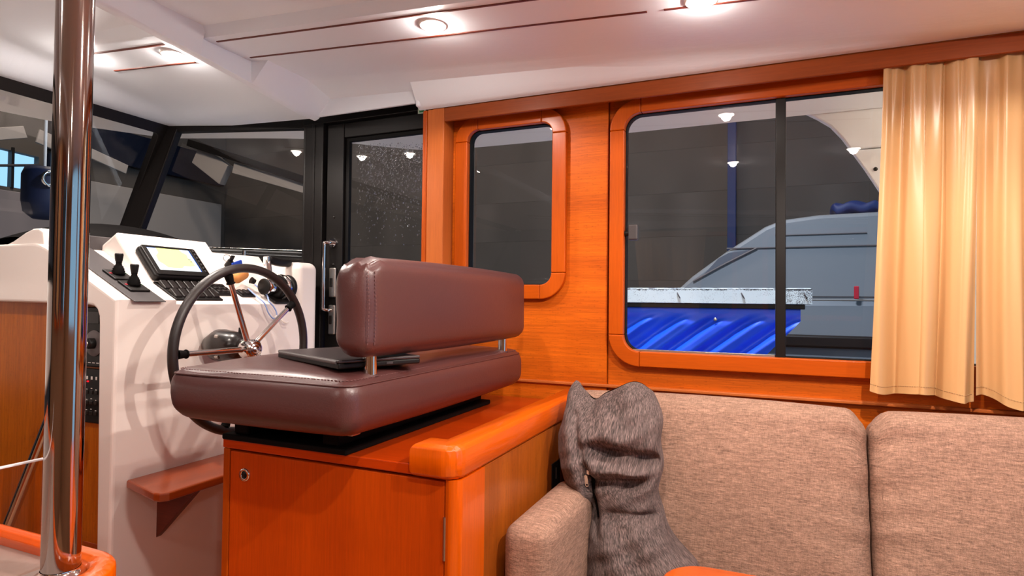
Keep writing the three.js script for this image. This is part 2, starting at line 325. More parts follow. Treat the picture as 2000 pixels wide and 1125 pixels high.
// ---------- ceiling ----------
const ceil = struct('ceiling');
const yF = (x, z) => 2.06 - 0.033 * z * z + (-1.64 - x) * 0.068;
const yA = x => 1.978 + (-0.278 - x) * 0.063;
{
  // lower forward panel
  const zs = []; for (let i = 0; i <= 96; i++) zs.push(lerp(-1.86, 1.86, i / 96));
  for (const z of [-1.19, -1.175, -1.16, 1.16, 1.175, 1.19]) zs.push(z); zs.sort((a, b) => a - b);
  const fwd = (u, v) => {
    const z = zs[Math.round(u * (zs.length - 1))], x = lerp(-1.655, -2.40, v), edge = lerp(1.962, 1.992, v);
    let y = yF(x, z) + 0.028 * sstep(-2.2, -1.7, x) * sstep(1.19, 1.155, Math.abs(z));
    const zl = lerp(1.80, 1.79, v), d = Math.min(Math.max(0, zl - Math.abs(z)) / 0.14, (x + 2.385) / 0.17);
    y = lerp(edge, y, 1 - (1 - sstep(0, 1, d)) ** 1.3);
    return [x, y, z];
  };
  part(ceil, 'forward_panel', toCreasedNormals(surf(fwd, zs.length - 1, 40, 3.7, 0.8), 0.6), M.headliner);
  // aft panels with the raised middle
  const Z = [], add = (...a) => Z.push(...a);
  const zlist = [-1.868, -1.86, -1.85, -1.83, -1.80, -1.77, -1.745, -1.735, -1.715, -1.66, -1.60, -1.535, -1.53, -1.45, -1.36, -1.334, -1.328, -1.322, -1.25, -1.0, -0.6, 0];
  add(...zlist, ...zlist.slice(0, -1).reverse().map(z => -z));
  const xf = z => { z = Math.abs(z); return z > 1.532 ? -1.568 : z > 1.331 ? -1.637 : -1.618; };
  const top = (x, z) => {
    const a = Math.abs(z);
    let y = yA(x);
    const fwdLip = 2.028 - 0.02 * (Math.max(x, -1.65) + 1.65) / 0.48, fold = lerp(yA(x), Math.min(yA(x), fwdLip), (1.80 - 1.735) / 0.133);
    if (x < -1.17) { if (a > 1.735) y = lerp(y, fwdLip, Math.min(1, (a - 1.735) / 0.133)); }
    else if (a > 1.80) y = lerp(fold, 1.940, sstep(1.79, 1.868, a));
    else if (a > 1.735) y = lerp(y, fold, (a - 1.735) / 0.065);
    if (a < 1.334) y += 0.033 * sstep(1.334, 1.322, a);
    return y;
  };
  const xs = t => t;
  const cols = [0, 0.02, 0.05, 0.1, 0.1435, 0.1437, 0.16, 0.2, 0.3, 0.4, 0.5, 0.6, 0.7, 0.8, 0.9, 1];
  const aft = (u, v) => { const z = Z[Math.round(u * (Z.length - 1))], t = cols[Math.round(v * (cols.length - 1))], x0 = xf(z); let x = lerp(x0, 1.75, t); if (t === 0.1435) x = -1.1702; if (t === 0.1437) x = -1.1698; return [x, top(x, z), z]; };
  part(ceil, 'aft_panel', toCreasedNormals(surf((u, v) => aft(1 - u, v), Z.length - 1, cols.length - 1, 3.7, 3.4), 0.5), M.headliner);
  // drop face between the two
  const drop = (u, v) => { const z = Z[Math.round(u * (Z.length - 1))], x0 = xf(z); const y1 = top(x0, z), y0 = yF(-1.645, Math.min(Math.abs(z), 1.79)); const t = v; return t < 0.8 ? [lerp(x0, -1.636, t / 0.8), lerp(y1, y0 + 0.006, t / 0.8), z] : [lerp(-1.636, -1.656, (t - 0.8) / 0.2), lerp(y0 + 0.006, y0 - 0.0002, Math.sin((t - 0.8) / 0.2 * Math.PI / 2)), z]; };
  part(ceil, 'drop_face', toCreasedNormals(surf((u, v) => drop(1 - u, v), Z.length - 1, 10, 3.7, 0.1), 0.9), M.headliner);
  for (const s of [-1, 1]) {
    const z = s * 1.868;
    part(ceil, 'door_fascia', box(-1.66, -1.168, 1.965, 2.045, Math.min(z, z - s * 0.012), Math.max(z, z - s * 0.012), 0.003, 'x'), M.headliner);
    part(ceil, 'fascia_end', box(-1.172, -1.155, 1.945, 2.03, Math.min(z, z - s * 0.03), Math.max(z, z - s * 0.03), 0.008), M.headliner);
  }
  // wooden inlay strips
  const strip = (x0, x1, z, fn, w = 0.0075) => part(ceil, 'inlay_strip', uvm((() => { const d = x1 - x0, g = rb(Math.abs(d), 0.004, w, 0.0012, 1); const a = Math.atan2(fn(x1, z) - fn(x0, z), d); return g.rotateZ(a).translate((x0 + x1) / 2, (fn(x0, z) + fn(x1, z)) / 2 - 0.0005, z); })(), 'x'), M.darkWood);
  const A = (x) => yA(x);
  for (const s of [-1, 1]) {
    strip(-1.612, -0.2785, 1.5 * s, A); strip(-0.24, 1.1, 1.5 * s, A); strip(-1.612, 0.35, 1.366 * s, A); strip(0.39, 1.4, 1.366 * s, A);
    strip(-2.06, -1.676, 1.236 * s, (x, z) => yF(x, z), 0.0085); strip(-2.08, -1.686, 1.352 * s, (x, z) => yF(x, z), 0.0085);
  }
  part(ceil, 'roof_slab', box(-2.42, 1.8, 2.16, 2.2, -1.99, 1.99, 0.002), M.outerShell);
  for (const s of [-1, 1]) part(ceil, 'roof_side', box(-2.36, 1.8, 2.0, 2.16, s > 0 ? 1.94 : -1.985, s > 0 ? 1.985 : -1.94, 0.002), M.outerShell);
}
// ceiling lamps: glowing lens and a spot of the same colour in front of it
const lensMat = std({ color: 0xffffff, emissive: LAMP_COLOR, emissiveIntensity: 30 });
const bezelGeo = lathe([[0.0285, 0.001], [0.030, -0.003], [0.034, -0.0045], [0.038, -0.0035], [0.040, -0.001], [0.040, 0.004]], 36), lensGeo = lathe([[0, -0.0115], [0.012, -0.011], [0.022, -0.0085], [0.028, -0.004], [0.0285, 0.0]], 28);
function downlight(x, y, z, label, k = 1) {
  const t = thing('ceiling_downlight', label, 'ceiling lamp', [x, y, z]);
  part(t, 'bezel', bezelGeo, M.outerShell); part(t, 'lens', lensGeo, lensMat);
  const s = new THREE.SpotLight(LAMP_COLOR, LAMP_CANDELA * k, 0, 1.36, 0.16, 2);
  s.position.set(0, -0.008, 0); s.target.position.set(0, -1, 0); s.castShadow = true; s.shadow.radius = 0.9; s.shadow.mapSize.set(1024, 1024); s.shadow.camera.near = 0.02;
  t.add(s, s.target);
  const spill = new THREE.PointLight(LAMP_COLOR, 0.26, 0, 2);   // light leaving the domed lens sideways
  spill.position.set(0, -0.0085, 0); spill.castShadow = true; spill.shadow.radius = 0.9; t.add(spill);
  return t;
}
downlight(-0.857, 2.0135, -1.430, 'recessed ceiling downlight between the long inlay strips, above the helm seat', 0.6);
downlight(-1.712, yF(-1.712, -1.296), -1.296, 'recessed ceiling downlight on the forward panel, right of the steel pole');
downlight(-0.147, 1.970, -1.475, 'recessed ceiling downlight at the upper edge of the photo, above the large window', 0.5);
downlight(-2.06, yF(-2.06, -1.235), -1.235, 'recessed ceiling downlight half hidden behind the steel pole', 0.5);
downlight(0.62, yA(0.62), -1.44, 'recessed ceiling downlight out of the frame above the sofa end', 0.5);
for (const [x, z, l, k] of [[-0.172, -0.488, 'recessed ceiling downlight out of the frame, mirrored beside the dark blue column', 1.3], [0.363, -0.759, 'recessed ceiling downlight out of the frame, mirrored near the curved white wing', 2.9], [-1.664, -0.555, 'recessed ceiling downlight out of the frame, mirrored in the small window', 1],
  [-1.25, 0.62, 'recessed ceiling downlight over the galley behind the camera, out of the frame', 0.5], [0.8, 0.62, 'recessed ceiling downlight over the saloon behind the camera, out of the frame', 0.5], [0.95, 1.43, 'recessed ceiling downlight at the port aft corner, out of the frame', 0.5], [-1.5, 1.43, 'recessed ceiling downlight at the port forward corner, out of the frame', 0.5]]) {
  const y = x < -1.62 ? yF(x, z) + 0.025 * (Math.abs(z) < 1.1) : yA(x) + (Math.abs(z) < 1.3 ? 0.033 : 0);
  downlight(x, y, z, l, k);
}
// ---------- rest of the cabin, behind and beside the camera ----------
const wallPort = struct('wall_port');
{
  const s = poly([[-2.4, -0.3], [1.8, -0.3], [1.8, 2.1], [-2.4, 2.1]]);
  s.holes.push(rrect(new THREE.Path(), -1.5, -0.3, 1.15, 1.86, 0.06), rrect(new THREE.Path(), 0, 1.1, 1.15, 1.86, 0.06));
  part(wallPort, 'veneer_panel', uvm(ext(s, 0.05).translate(0, 0, 1.93), 'x'), M.cream);
  const w = struct('window_5');
  glassPane(w, -1.52, -0.28, 1.13, 1.88, 0.06, 1.95); glassPane(w, -0.02, 1.12, 1.13, 1.88, 0.06, 1.95);
  for (const [a, b] of [[-1.5, -0.3], [0, 1.1]]) {
    const r = rrect(new THREE.Shape(), a - 0.045, b + 0.045, 1.105, 1.905, 0.1); r.holes.push(rrect(new THREE.Path(), a, b, 1.15, 1.86, 0.06));
    part(w, 'window_frame', uvm(ext(r, 0.022, 0.003).translate(0, 0, 1.908), 'x'), M.frameWood);
  }
  const aft = struct('wall_aft');
  const sa = poly([[-1.98, -0.3], [1.98, -0.3], [1.98, 2.16], [-1.98, 2.16]]);
  const hole = new THREE.Path(); rrect(hole, -1.78, -1.12, 0.15, 1.88, 0.03); sa.holes.push(hole);
  const h2 = new THREE.Path(); rrect(h2, -0.9, 0.6, 1.1, 1.85, 0.05); sa.holes.push(h2);
  // shape x is world z here
  const turn = g => g.rotateY(-Math.PI / 2).translate(1.8, 0, 0);
  part(aft, 'veneer_panel', uvm(turn(ext(sa, 0.05)), 'y'), M.cream);
  const d2 = struct('door_2');
  part(d2, 'glass_pane', turn(new THREE.ShapeGeometry(rrect(new THREE.Shape(), -1.8, -1.1, 0.13, 1.9, 0.03))).translate(-0.02, 0, 0), M.glass);
  const w6 = struct('window_6');
  part(w6, 'glass_pane', turn(new THREE.ShapeGeometry(rrect(new THREE.Shape(), -0.92, 0.62, 1.08, 1.87, 0.05))).translate(-0.02, 0, 0), M.glass);
  const fl = struct('floor');
  for (let i = 0; i < 20; i++) part(fl, 'floor_plank', box(-2.9, 1.8, -0.03, 0, -1.99 + i * 0.199, -1.99 + i * 0.199 + 0.1965, 0.0015, 'x', 1), M.floor);
}

// ---------- helm console ----------
const basis = (o, ex, ey, pos) => { const ez = new THREE.Vector3().crossVectors(ex, ey); o.quaternion.setFromRotationMatrix(new THREE.Matrix4().makeBasis(ex, ey, ez)); o.position.set(...pos); return o; };
const SW = V(-0.888, 0.459, 0).normalize(), UP2 = V(-0.676, 0.737, 0).normalize(), LEDGE = V(-0.903, 0.429, 0).normalize(), RIGHT = V(0, 0, -1);
{
  const t = thing('helm_console', 'white moulded helm console with sloping dash behind the steering wheel', 'console');
  const seg = (pts, z0, z1, b = 0.010) => uvm(ext(poly(pts), z1 - z0, b, 3).translate(0, 0, z0));
  part(t, 'main_body', seg([[-1.62, -0.05], [-1.62, 1.228], [-1.74, 1.29], [-1.885, 1.450], [-1.975, 1.40], [-2.0, 1.37], [-2.5, 1.35], [-2.5, -0.05]], -1.575, -1.24, 0.009), M.shell);
  part(t, 'main_body', seg([[-1.62, -0.05], [-1.62, 1.228], [-1.74, 1.29], [-1.85, 1.412], [-1.92, 1.40], [-2.0, 1.37], [-2.4, 1.35], [-2.4, -0.05]], -1.79, -1.56, 0.009), M.shell);
  { const s = poly([[-1.62, -0.05], [-1.62, 1.241], [-1.80, 1.327], [-1.935, 1.391], [-1.965, 1.401], [-2.0, 1.405], [-2.7, 1.405], [-2.7, 1.236], [-1.75, 1.226], [-1.715, 1.222], [-1.70, 1.212], [-1.692, 1.195], [-1.69, 1.17], [-1.664, -0.05]]);
    part(t, 'port_side', uvm(ext(s, 0.185, 0.009, 3).translate(0, 0, -1.257)), M.shell); }
  part(t, 'right_coaming', uvm(rb(0.7, 1.44, 0.115, 0.03, 5).translate(-1.968, 0.667, -1.808)), M.shell);
  part(t, 'dash_top', box(-2.68, -1.95, 1.33, 1.352, -1.70, -1.26, 0.004), M.plastic);
  part(t, 'dash_pod', seg([[-2.19, 1.395], [-2.12, 1.415], [-2.06, 1.439], [-2.02, 1.450], [-1.99, 1.450], [-1.968, 1.440], [-1.958, 1.395]], -1.17, -1.082, 0.008), M.shell);
  part(t, 'speaker_box', box(-2.02, -1.945, 1.395, 1.439, -1.30, -1.172, 0.004), M.plateGrey);
  part(t, 'lever_plate', basis(new THREE.Group(), RIGHT, LEDGE, [0, 0, 0]) && uvm(rb(0.094, 0.385, 0.003, 0.0014, 2).rotateZ(0)), M.plateGrey);
  { const p = t.children[t.children.length - 1]; basis(p, RIGHT, LEDGE, [-1.62 - 0.903 * 0.172, 1.243 + 0.429 * 0.172, -1.158]); p.translateZ(0.0015); }
  part(t, 'wood_panel', box(-2.7, -1.672, 0, 1.24, -1.125, -1.10, 0.002), M.panelWood);
  part(t, 'placard', box(-1.775, -1.705, 0.551, 0.560, -1.1005, -1.098, 0.001), M.stepWood);
  part(t, 'visor', surf((u, v) => {
    const z = lerp(-1.13, -1.84, u), h = 1.395 + 0.117 * (1 - Math.abs((z + 1.46) / 0.40) ** 2.2), a = v * Math.PI;
    return [-2.22 - 0.17 * Math.cos(a) * -1 - 0.0, 1.36 + Math.max(0.0, h - 1.36) * Math.sin(a) ** 0.55, z];
  }, 40, 24, 0.7, 0.5), M.blackRough);
}
// panels on the sloping dash
function onDash(name, label, cat, ex, ey, pos, lift = 0) { const t = thing(name, label, cat); basis(t, ex, ey, pos); t.translateZ(lift); return t; }
{
  const t = onDash('chart_plotter', 'black chart plotter with a glowing yellow and white map screen', 'chart plotter', RIGHT, UP2, [-1.7905, 1.3465, -1.365]);
  part(t, 'case', uvm(rb(0.200, 0.136, 0.030, 0.012, 4).translate(0, 0, 0.012)), M.plastic);
  part(t, 'front_bezel', (() => { const s = rrect(new THREE.Shape(), -0.096, 0.096, -0.064, 0.064, 0.008); s.holes.push(rrect(new THREE.Path(), -0.079, 0.0745, -0.044, 0.057, 0.002)); return ext(s, 0.006, 0.002).translate(0, 0, 0.0255); })(), M.plastic);
  const c = document.createElement('canvas'); c.width = 512; c.height = 336; const g = c.getContext('2d');
  g.fillStyle = '#f4fbff'; g.fillRect(0, 0, 512, 336);
  g.fillStyle = '#fbf7a2'; g.beginPath(); [[110, 0], [390, 0], [410, 40], [450, 70], [440, 120], [470, 180], [470, 240], [400, 255], [330, 250], [290, 285], [210, 290], [120, 285], [90, 240], [50, 200], [60, 120], [110, 70]].forEach((p, i) => i ? g.lineTo(...p) : g.moveTo(...p)); g.fill();
  g.fillStyle = '#cfeeff'; g.fillRect(20, 60, 40, 60); g.fillRect(430, 20, 50, 40); g.fillRect(200, 290, 80, 20);
  g.fillStyle = '#1a5fe0'; g.fillRect(0, 326, 512, 10); g.fillRect(503, 0, 9, 336); g.fillRect(0, 0, 110, 5);
  // readings too small to read in the photograph: short dark dashes where they stand
  g.fillStyle = '#20324c'; for (const [x, y] of [[432, 138], [444, 138], [456, 138], [440, 170], [454, 170]]) g.fillRect(x, y, 8, 12);
  g.fillStyle = '#2a4a7a'; for (let i = 0; i < 5; i++) for (let k = 0; k < 4; k++) g.fillRect(30 + i * 95 + k * 9, 310, 6, 7);
  const st = new THREE.CanvasTexture(c); st.colorSpace = THREE.SRGBColorSpace;
  part(t, 'screen', new THREE.PlaneGeometry(0.154, 0.102).translate(-0.002, 0.0065, 0.0275), std({ color: 0x000000, roughness: 0.2, emissive: 0xffffff, emissiveMap: st, emissiveIntensity: 1.7 }), 'lit yellow map screen');
  for (let i = 0; i < 7; i++) part(t, 'button', rb(0.010, 0.0105, 0.005, 0.002).translate(0.0865, 0.05 - i * 0.0155, 0.0315), M.key);
  const L = new THREE.RectAreaLight(new THREE.Color().setRGB(1, 1, 0.75), 0.8, 0.15, 0.1); L.position.set(-0.002, 0.006, 0.033); L.rotation.y = Math.PI; t.add(L);
}
const rocker = rb(0.0235, 0.040, 0.012, 0.004, 2).rotateX(0.22);
{
  const y0 = (x) => 1.228 + (-1.62 - x) * 0.5167;
  const t = onDash('switch_panel', 'black switch panel with two rows of rocker switches below the chart plotter', 'switch panel', RIGHT, SW, [-1.693, y0(-1.693), -1.352]);
  part(t, 'base_plate', uvm(rb(0.170, 0.118, 0.007, 0.003, 2).translate(0, 0, 0.002)), M.plastic);
  for (let r = 0; r < 2; r++) for (let i = 0; i < 6; i++) {
    const k = part(t, 'rocker_switch', rocker, M.key); k.position.set(-0.068 + i * 0.0272, r ? 0.028 : -0.027, 0.0085);
    if ((i + r) % 2) { const m = part(k, 'mark', rb(0.006, 0.003, 0.002, 0.0006, 1), M.markWhite); m.position.set(0, 0.012, 0.0075); }
  }
  const kp = onDash('keypad', 'small black autopilot keypad right of the two-row switch panel', 'keypad', RIGHT, SW, [-1.705, y0(-1.705), -1.478]);
  part(kp, 'base_plate', uvm(rb(0.070, 0.075, 0.012, 0.005, 3).translate(0, 0, 0.004)), M.plastic);
  for (let r = 0; r < 3; r++) for (let i = 0; i < 3; i++) { const b = part(kp, 'button', rb(0.014, 0.013, 0.005, 0.002), M.key); b.position.set(-0.02 + i * 0.02, 0.022 - r * 0.022, 0.011); }
  const g = onDash('gauge_panel', 'small black switch strip beside the throttle lever, behind the wheel spoke', 'switch panel', RIGHT, SW, [-1.685, y0(-1.685), -1.565]);
  part(g, 'base_plate', uvm(rb(0.062, 0.045, 0.009, 0.003, 2).translate(0, 0, 0.003)), M.plastic);
  for (let i = 0; i < 3; i++) { const b = part(g, 'rocker_switch', rb(0.014, 0.028, 0.008, 0.003), M.key); b.position.set(-0.02 + i * 0.02, 0, 0.010); }
}
// bow and stern thruster joysticks
function joystick(s, label) {
  const t = onDash('thruster_joystick', label, 'joystick', RIGHT, LEDGE, [-1.62 - 0.903 * s, 1.243 + 0.429 * s, -1.166], 0.003);
  part(t, 'mount_plate', uvm(rb(0.060, 0.066, 0.006, 0.0028, 2).translate(0, 0, 0.003)), M.plastic);
  const w = part(t, 'rubber_boot', lathe([[0.0165, 0.004], [0.0185, 0.008], [0.016, 0.011], [0.0175, 0.0145], [0.0145, 0.0175], [0.0155, 0.021], [0.0125, 0.024], [0.013, 0.027], [0.0095, 0.030], [0.0075, 0.036], [0.0085, 0.041]], 26), M.blackRough);
  const k = part(t, 'knob', lathe([[0.007, 0.036], [0.0098, 0.046], [0.0115, 0.062], [0.0105, 0.066], [0, 0.067]], 22), M.plastic);
  for (const p of [w, k]) { p.rotation.x = Math.PI / 2 - 0.42; }
  part(t, 'arrow_mark', uvm(rb(0.011, 0.006, 0.001, 0.0004, 1).translate(-0.020, 0.004, 0.0065)), M.markRed);
  part(t, 'arrow_mark', uvm(rb(0.009, 0.006, 0.001, 0.0004, 1).translate(0.020, 0.006, 0.0065)), M.markGreen);
}
joystick(0.074, 'black thruster joystick nearest the steering wheel, with the larger dark boot');
joystick(0.150, 'black thruster joystick nearest the steel pole, the rear one of two');
// throttle lever
{
  const t = thing('throttle_control', 'black and chrome throttle control with an upright lever at the right end of the dash', 'throttle', [-1.645, 1.250, -1.690]);
  part(t, 'base_plate', basis(new THREE.Mesh(), RIGHT, SW, [0, 0, 0]) && uvm(rb(0.075, 0.006, 0.106, 0.002, 2).rotateZ(-0.477)), M.plastic);
  const disc = (z0, z1, r) => lathe([[0, 0], [r - 0.006, 0], [r, 0.006], [r, z1 - z0 - 0.006], [r - 0.006, z1 - z0], [0, z1 - z0]], 40).rotateX(Math.PI / 2).translate(0, 0.040, z0);
  part(t, 'cheek', disc(-0.044, -0.019, 0.046), M.plastic); part(t, 'cheek', disc(0.006, 0.030, 0.043), M.plastic);
  part(t, 'chrome_band', disc(-0.0185, 0.0055, 0.047), M.chrome);
  part(t, 'side_hub', disc(0.031, 0.072, 0.027), M.chrome); part(t, 'side_hub', disc(0.072, 0.082, 0.029), M.plastic);
  part(t, 'lever', tube([[0, 0.05, 0.048], [-0.006, 0.085, 0.046], [-0.014, 0.118, 0.044], [-0.02, 0.138, 0.042]], 0.0105, 20, 12).scale(1, 1, 1), M.chrome);
  part(t, 'lever_cap', rb(0.026, 0.036, 0.012, 0.004, 3).translate(-0.021, 0.134, 0.046), M.chrome);
  part(t, 'grip', soft(0.030, 0.030, 0.112, 0.012, [8, 8, 16], [0, 0, 0], (q, c) => { q.y += 0.006 * c[2] * c[2] - 0.004 * (1 - c[2]); q.y *= 1; if (q.y < 0 && c[2] > 0) q.y += 0; }).translate(-0.021, 0.136, -0.014), M.plastic);
}
{
  const t = thing('float_keyring', 'tan cork key float with a pale blue cord looping over the dash edge', 'key float', [-1.716, 1.326, -1.572]);
  const f = part(t, 'cork_float', soft(0.038, 0.038, 0.090, 0.018, [8, 8, 12]), M.cork); f.rotation.set(0.32, 0.42, 0);
  const cap = part(t, 'end_cap', cyl([0, 0, 0], [0.004, -0.006, -0.014], 0.0125, 0.009, 18), M.plastic); cap.position.set(0.016, -0.013, -0.034);
  const w = (p) => [p[0] + 1.716, p[1] - 1.326, p[2] + 1.572];
  part(t, 'cord', tube([[-1.688, 1.298, -1.612], [-1.645, 1.262, -1.625], [-1.607, 1.238, -1.60], [-1.603, 1.222, -1.615], [-1.603, 1.203, -1.630], [-1.603, 1.184, -1.634], [-1.603, 1.177, -1.622], [-1.603, 1.182, -1.610], [-1.604, 1.200, -1.594], [-1.606, 1.232, -1.578], [-1.63, 1.252, -1.572], [-1.68, 1.282, -1.575]].map(w), 0.0026, 90, 8), M.blueCord, 'pale blue cord');
  part(t, 'cord_clip', cyl([0.112, -0.146, -0.052], [0.116, -0.139, -0.060], 0.004, 0.004, 12), M.markWhite);
}
{
  const t = thing('ignition_keys', 'ignition keys with a bright blue tag beside the chart plotter housing', 'keys', [-1.80, 1.368, -1.592]);
  part(t, 'key_ring', new THREE.TorusGeometry(0.012, 0.0014, 8, 28).rotateY(1.1).translate(0.01, 0.024, 0.012), M.steel);
  part(t, 'lock_barrel', cyl([0, -0.005, 0], [0.016, 0.014, 0], 0.012, 0.011, 20), M.plastic);
  part(t, 'key', rb(0.006, 0.026, 0.016, 0.002).rotateZ(-0.6).translate(0.02, 0.022, 0), M.plastic);
  part(t, 'blue_tag', rb(0.008, 0.016, 0.045, 0.003, 3).rotateX(0.35).translate(0.024, 0.006, -0.02), M.blueTag, 'bright blue key tag');
}
{
  const t = thing('wall_hook', 'small white hook on the console face behind the lower right wheel spoke', 'hook', [-1.619, 1.165, -1.66]);
  part(t, 'hook', tube([[0, 0.012, 0], [0.012, 0.004, -0.004], [0.016, -0.004, -0.012], [0.016, -0.003, -0.03]], 0.0028, 20, 8), M.shell);
}
// steering wheel
{
  const t = thing('steering_wheel', 'large five-spoke steering wheel with dark rim and chrome spokes', 'steering wheel', [-1.40, 1.101, -1.31]);
  const pt = (r, a) => [0, r * Math.sin(a), -r * Math.cos(a)];
  const rim = new THREE.TorusGeometry(0.2350, 0.0128, 18, 120).rotateY(Math.PI / 2);
  part(t, 'rim', rim, phy({ color: hex('#1f1614'), roughness: 0.4, bumpMap: leatherBump, bumpScale: 0.0003, clearcoat: 0.2, clearcoatRoughness: 0.3 }));
  for (let i = 0; i < 5; i++) {
    const a = (180 - 72 * i) * Math.PI / 180, e = pt(0.205, a), h = pt(0.018, a);
    const s = part(t, 'spoke', cyl([0.012, h[1], h[2]], [0.002, e[1], e[2]], 0.0088, 0.0072, 16), M.chrome);
    const b0 = pt(0.199, a), b1 = pt(0.222, a);
    part(s, 'rubber_boot', mergeGeometries([cyl([0.003, b0[1], b0[2]], [0.001, b1[1], b1[2]], 0.0092, 0.0125, 16), new THREE.TorusGeometry(0.0098, 0.0026, 8, 20).applyQuaternion(new THREE.Quaternion().setFromUnitVectors(V(0, 0, 1), V(0, Math.sin(a), -Math.cos(a)))).translate(0.003, b0[1], b0[2])]), M.blackRough);
  }
  const ring = []; for (let i = 0; i < 6; i++) ring.push([0.027 - i * 0.0045, 0.034 + (i % 2 ? 0.0035 : 0) + i * 0.0006], [0.025 - i * 0.0045, 0.034 + (i % 2 ? 0.0035 : 0) + i * 0.0006]);
  part(t, 'hub_cap', lathe([[0, -0.01], [0.023, -0.01], [0.0285, 0.0], [0.0285, 0.028], ...ring.map(p => [Math.max(p[0], 0), p[1]]), [0, 0.037]], 40).rotateZ(-Math.PI / 2), M.chrome);
  const m = part(t, 'steering_pump', lathe([[0.030, -0.215], [0.050, -0.175], [0.050, -0.152], [0.048, -0.147], [0.047, -0.125], [0.043, -0.100], [0.036, -0.084], [0.028, -0.078], [0.022, -0.060], [0, -0.060]], 44).rotateZ(-Math.PI / 2).translate(0, 0, -0.058), phy({ color: hex('#120d0c'), roughness: 0.28, clearcoat: 0.4 }), 'black steering pump behind the hub');
  part(m, 'shaft', cyl([-0.07, 0, -0.052], [-0.005, 0, 0], 0.016, 0.016, 20), M.plastic);
  for (const a of [0.75, 2.45, 3.9, 5.5]) { part(m, 'bolt_head', cyl([-0.15, 0.045 * Math.sin(a), -0.058 - 0.045 * Math.cos(a)], [-0.136, 0.045 * Math.sin(a), -0.058 - 0.045 * Math.cos(a)], 0.0075, 0.0075, 6), M.brushed); }
  part(m, 'filler_cap', cyl([-0.095, 0.036, -0.070], [-0.095, 0.056, -0.072], 0.010, 0.010, 16), M.plastic);
}
// foot rest
{
  const t = thing('footrest_shelf', 'varnished wooden footrest shelf with a triangular bracket on the console face', 'footrest');
  const s = new THREE.Shape(); [[-1.62, 1.114], [-1.452, 1.070], [-1.432, 1.072], [-1.42, 1.09], [-1.42, 1.72], [-1.62, 1.72]].forEach((p, i) => i ? s.lineTo(...p) : s.moveTo(...p)); s.closePath();
  part(t, 'shelf_board', uvm(ext(s, 0.024, 0.006, 3).rotateX(-Math.PI / 2).scale(1, 1, 1).translate(0, 0.722, 0), 'z'), M.stepWood);
  part(t, 'bracket', slab([[-1.62, 0.722], [-1.45, 0.722], [-1.60, 0.575], [-1.62, 0.557]], -1.222, -1.204, 0.002, 'x'), M.darkWood);
  part(t, 'bracket', slab([[-1.62, 0.722], [-1.45, 0.722], [-1.60, 0.575], [-1.62, 0.557]], -1.66, -1.642, 0.002, 'x'), M.darkWood);
}
// companionway side: audio unit, breaker panel, handrail
{
  const t = thing('audio_control', 'black audio control with a round rotary knob set in the wood panel', 'audio control', [-1.772, 1.135, -1.1]);
  part(t, 'face_plate', uvm(rb(0.138, 0.168, 0.012, 0.004, 2).translate(0, 0, 0.004)), M.plastic);
  part(t, 'display', uvm(rb(0.115, 0.035, 0.003, 0.001, 1).translate(0, 0.055, 0.0105)), M.key);
  const k = part(t, 'knob_ring', lathe([[0, 0], [0.037, 0], [0.036, 0.003], [0.020, 0.004], [0, 0.004]], 36).rotateX(Math.PI / 2).translate(0.039, -0.017, 0.010), M.plasticGrey);
  part(k, 'knob', lathe([[0.015, 0], [0.0145, 0.014], [0.011, 0.017], [0, 0.017]], 30).rotateX(Math.PI / 2).translate(0.039, -0.017, 0.0135), M.plastic);
  part(k, 'knob_cap', lathe([[0.0055, 0.0], [0.0045, 0.003], [0, 0.0035]], 18).rotateX(Math.PI / 2).translate(0.039, -0.017, 0.031), M.brushed);
  for (let i = 0; i < 6; i++) part(t, 'mark', rb(0.011, 0.0022, 0.001, 0.0003, 1).translate(-0.035 + i * 0.018, -0.072, 0.0105), M.markWhite);
  const b = thing('breaker_panel', 'black breaker panel with rows of small white symbols and a red light', 'breaker panel', [-1.754, 0.970, -1.1]);
  part(b, 'face_plate', uvm(rb(0.104, 0.152, 0.010, 0.003, 2).translate(0, 0, 0.003)), M.plastic);
  for (let r = 0; r < 4; r++) for (let i = 0; i < 4; i++) { const w = r ? 0.006 : 0.007; part(b, 'symbol', rb(w, r ? 0.002 : 0.009, 0.001, 0.0003, 1).translate(-0.03 + i * 0.020, 0.05 - r * 0.029 - (r && i % 2 ? 0.003 : 0), 0.0085), M.markWhite); }
  for (let r = 0; r < 3; r++) for (let i = 0; i < 4; i++) part(b, 'push_button', rb(0.013, 0.011, 0.004, 0.002).translate(-0.03 + i * 0.020, 0.010 - r * 0.029, 0.0088), M.key);
  part(b, 'indicator_lamp', rb(0.006, 0.004, 0.003, 0.001).translate(-0.006, 0.040, 0.009), std({ color: 0x300000, emissive: 0xff1020, emissiveIntensity: 2 }), 'red indicator lamp');
  const h = thing('companionway_handrail', 'slanted steel handrail in front of the wood panel, left of the pole', 'handrail');
  part(h, 'rail', cyl([-2.09, 0.40, -1.02], [-1.76, 0.99, -1.02], 0.0135, 0.0135, 18), M.steel);
  for (const f of [0.12, 0.93]) { const x = lerp(-2.09, -1.76, f), y = lerp(0.40, 0.99, f); part(h, 'bracket', cyl([x, y, -1.02], [x, y, -1.1], 0.008, 0.012, 14), M.steel); }
}
tag(part(null, 'exit_sticker', uvm(rb(0.034, 0.030, 0.002, 0.0008, 1).translate(-1.197, 1.964, -1.9245)), std({ color: hex('#c9e8d4'), roughness: 0.5 })), 'small green and white sticker at the top of the door frame', 'sticker');
part(scene.children[scene.children.length - 1], 'green_print', rb(0.020, 0.011, 0.001, 0.0004, 1).translate(-1.197, 1.970, -1.9232), M.markGreen);
part(scene.children[scene.children.length - 1], 'green_print', rb(0.020, 0.008, 0.001, 0.0004, 1).translate(-1.197, 1.957, -1.9232), M.markGreen);

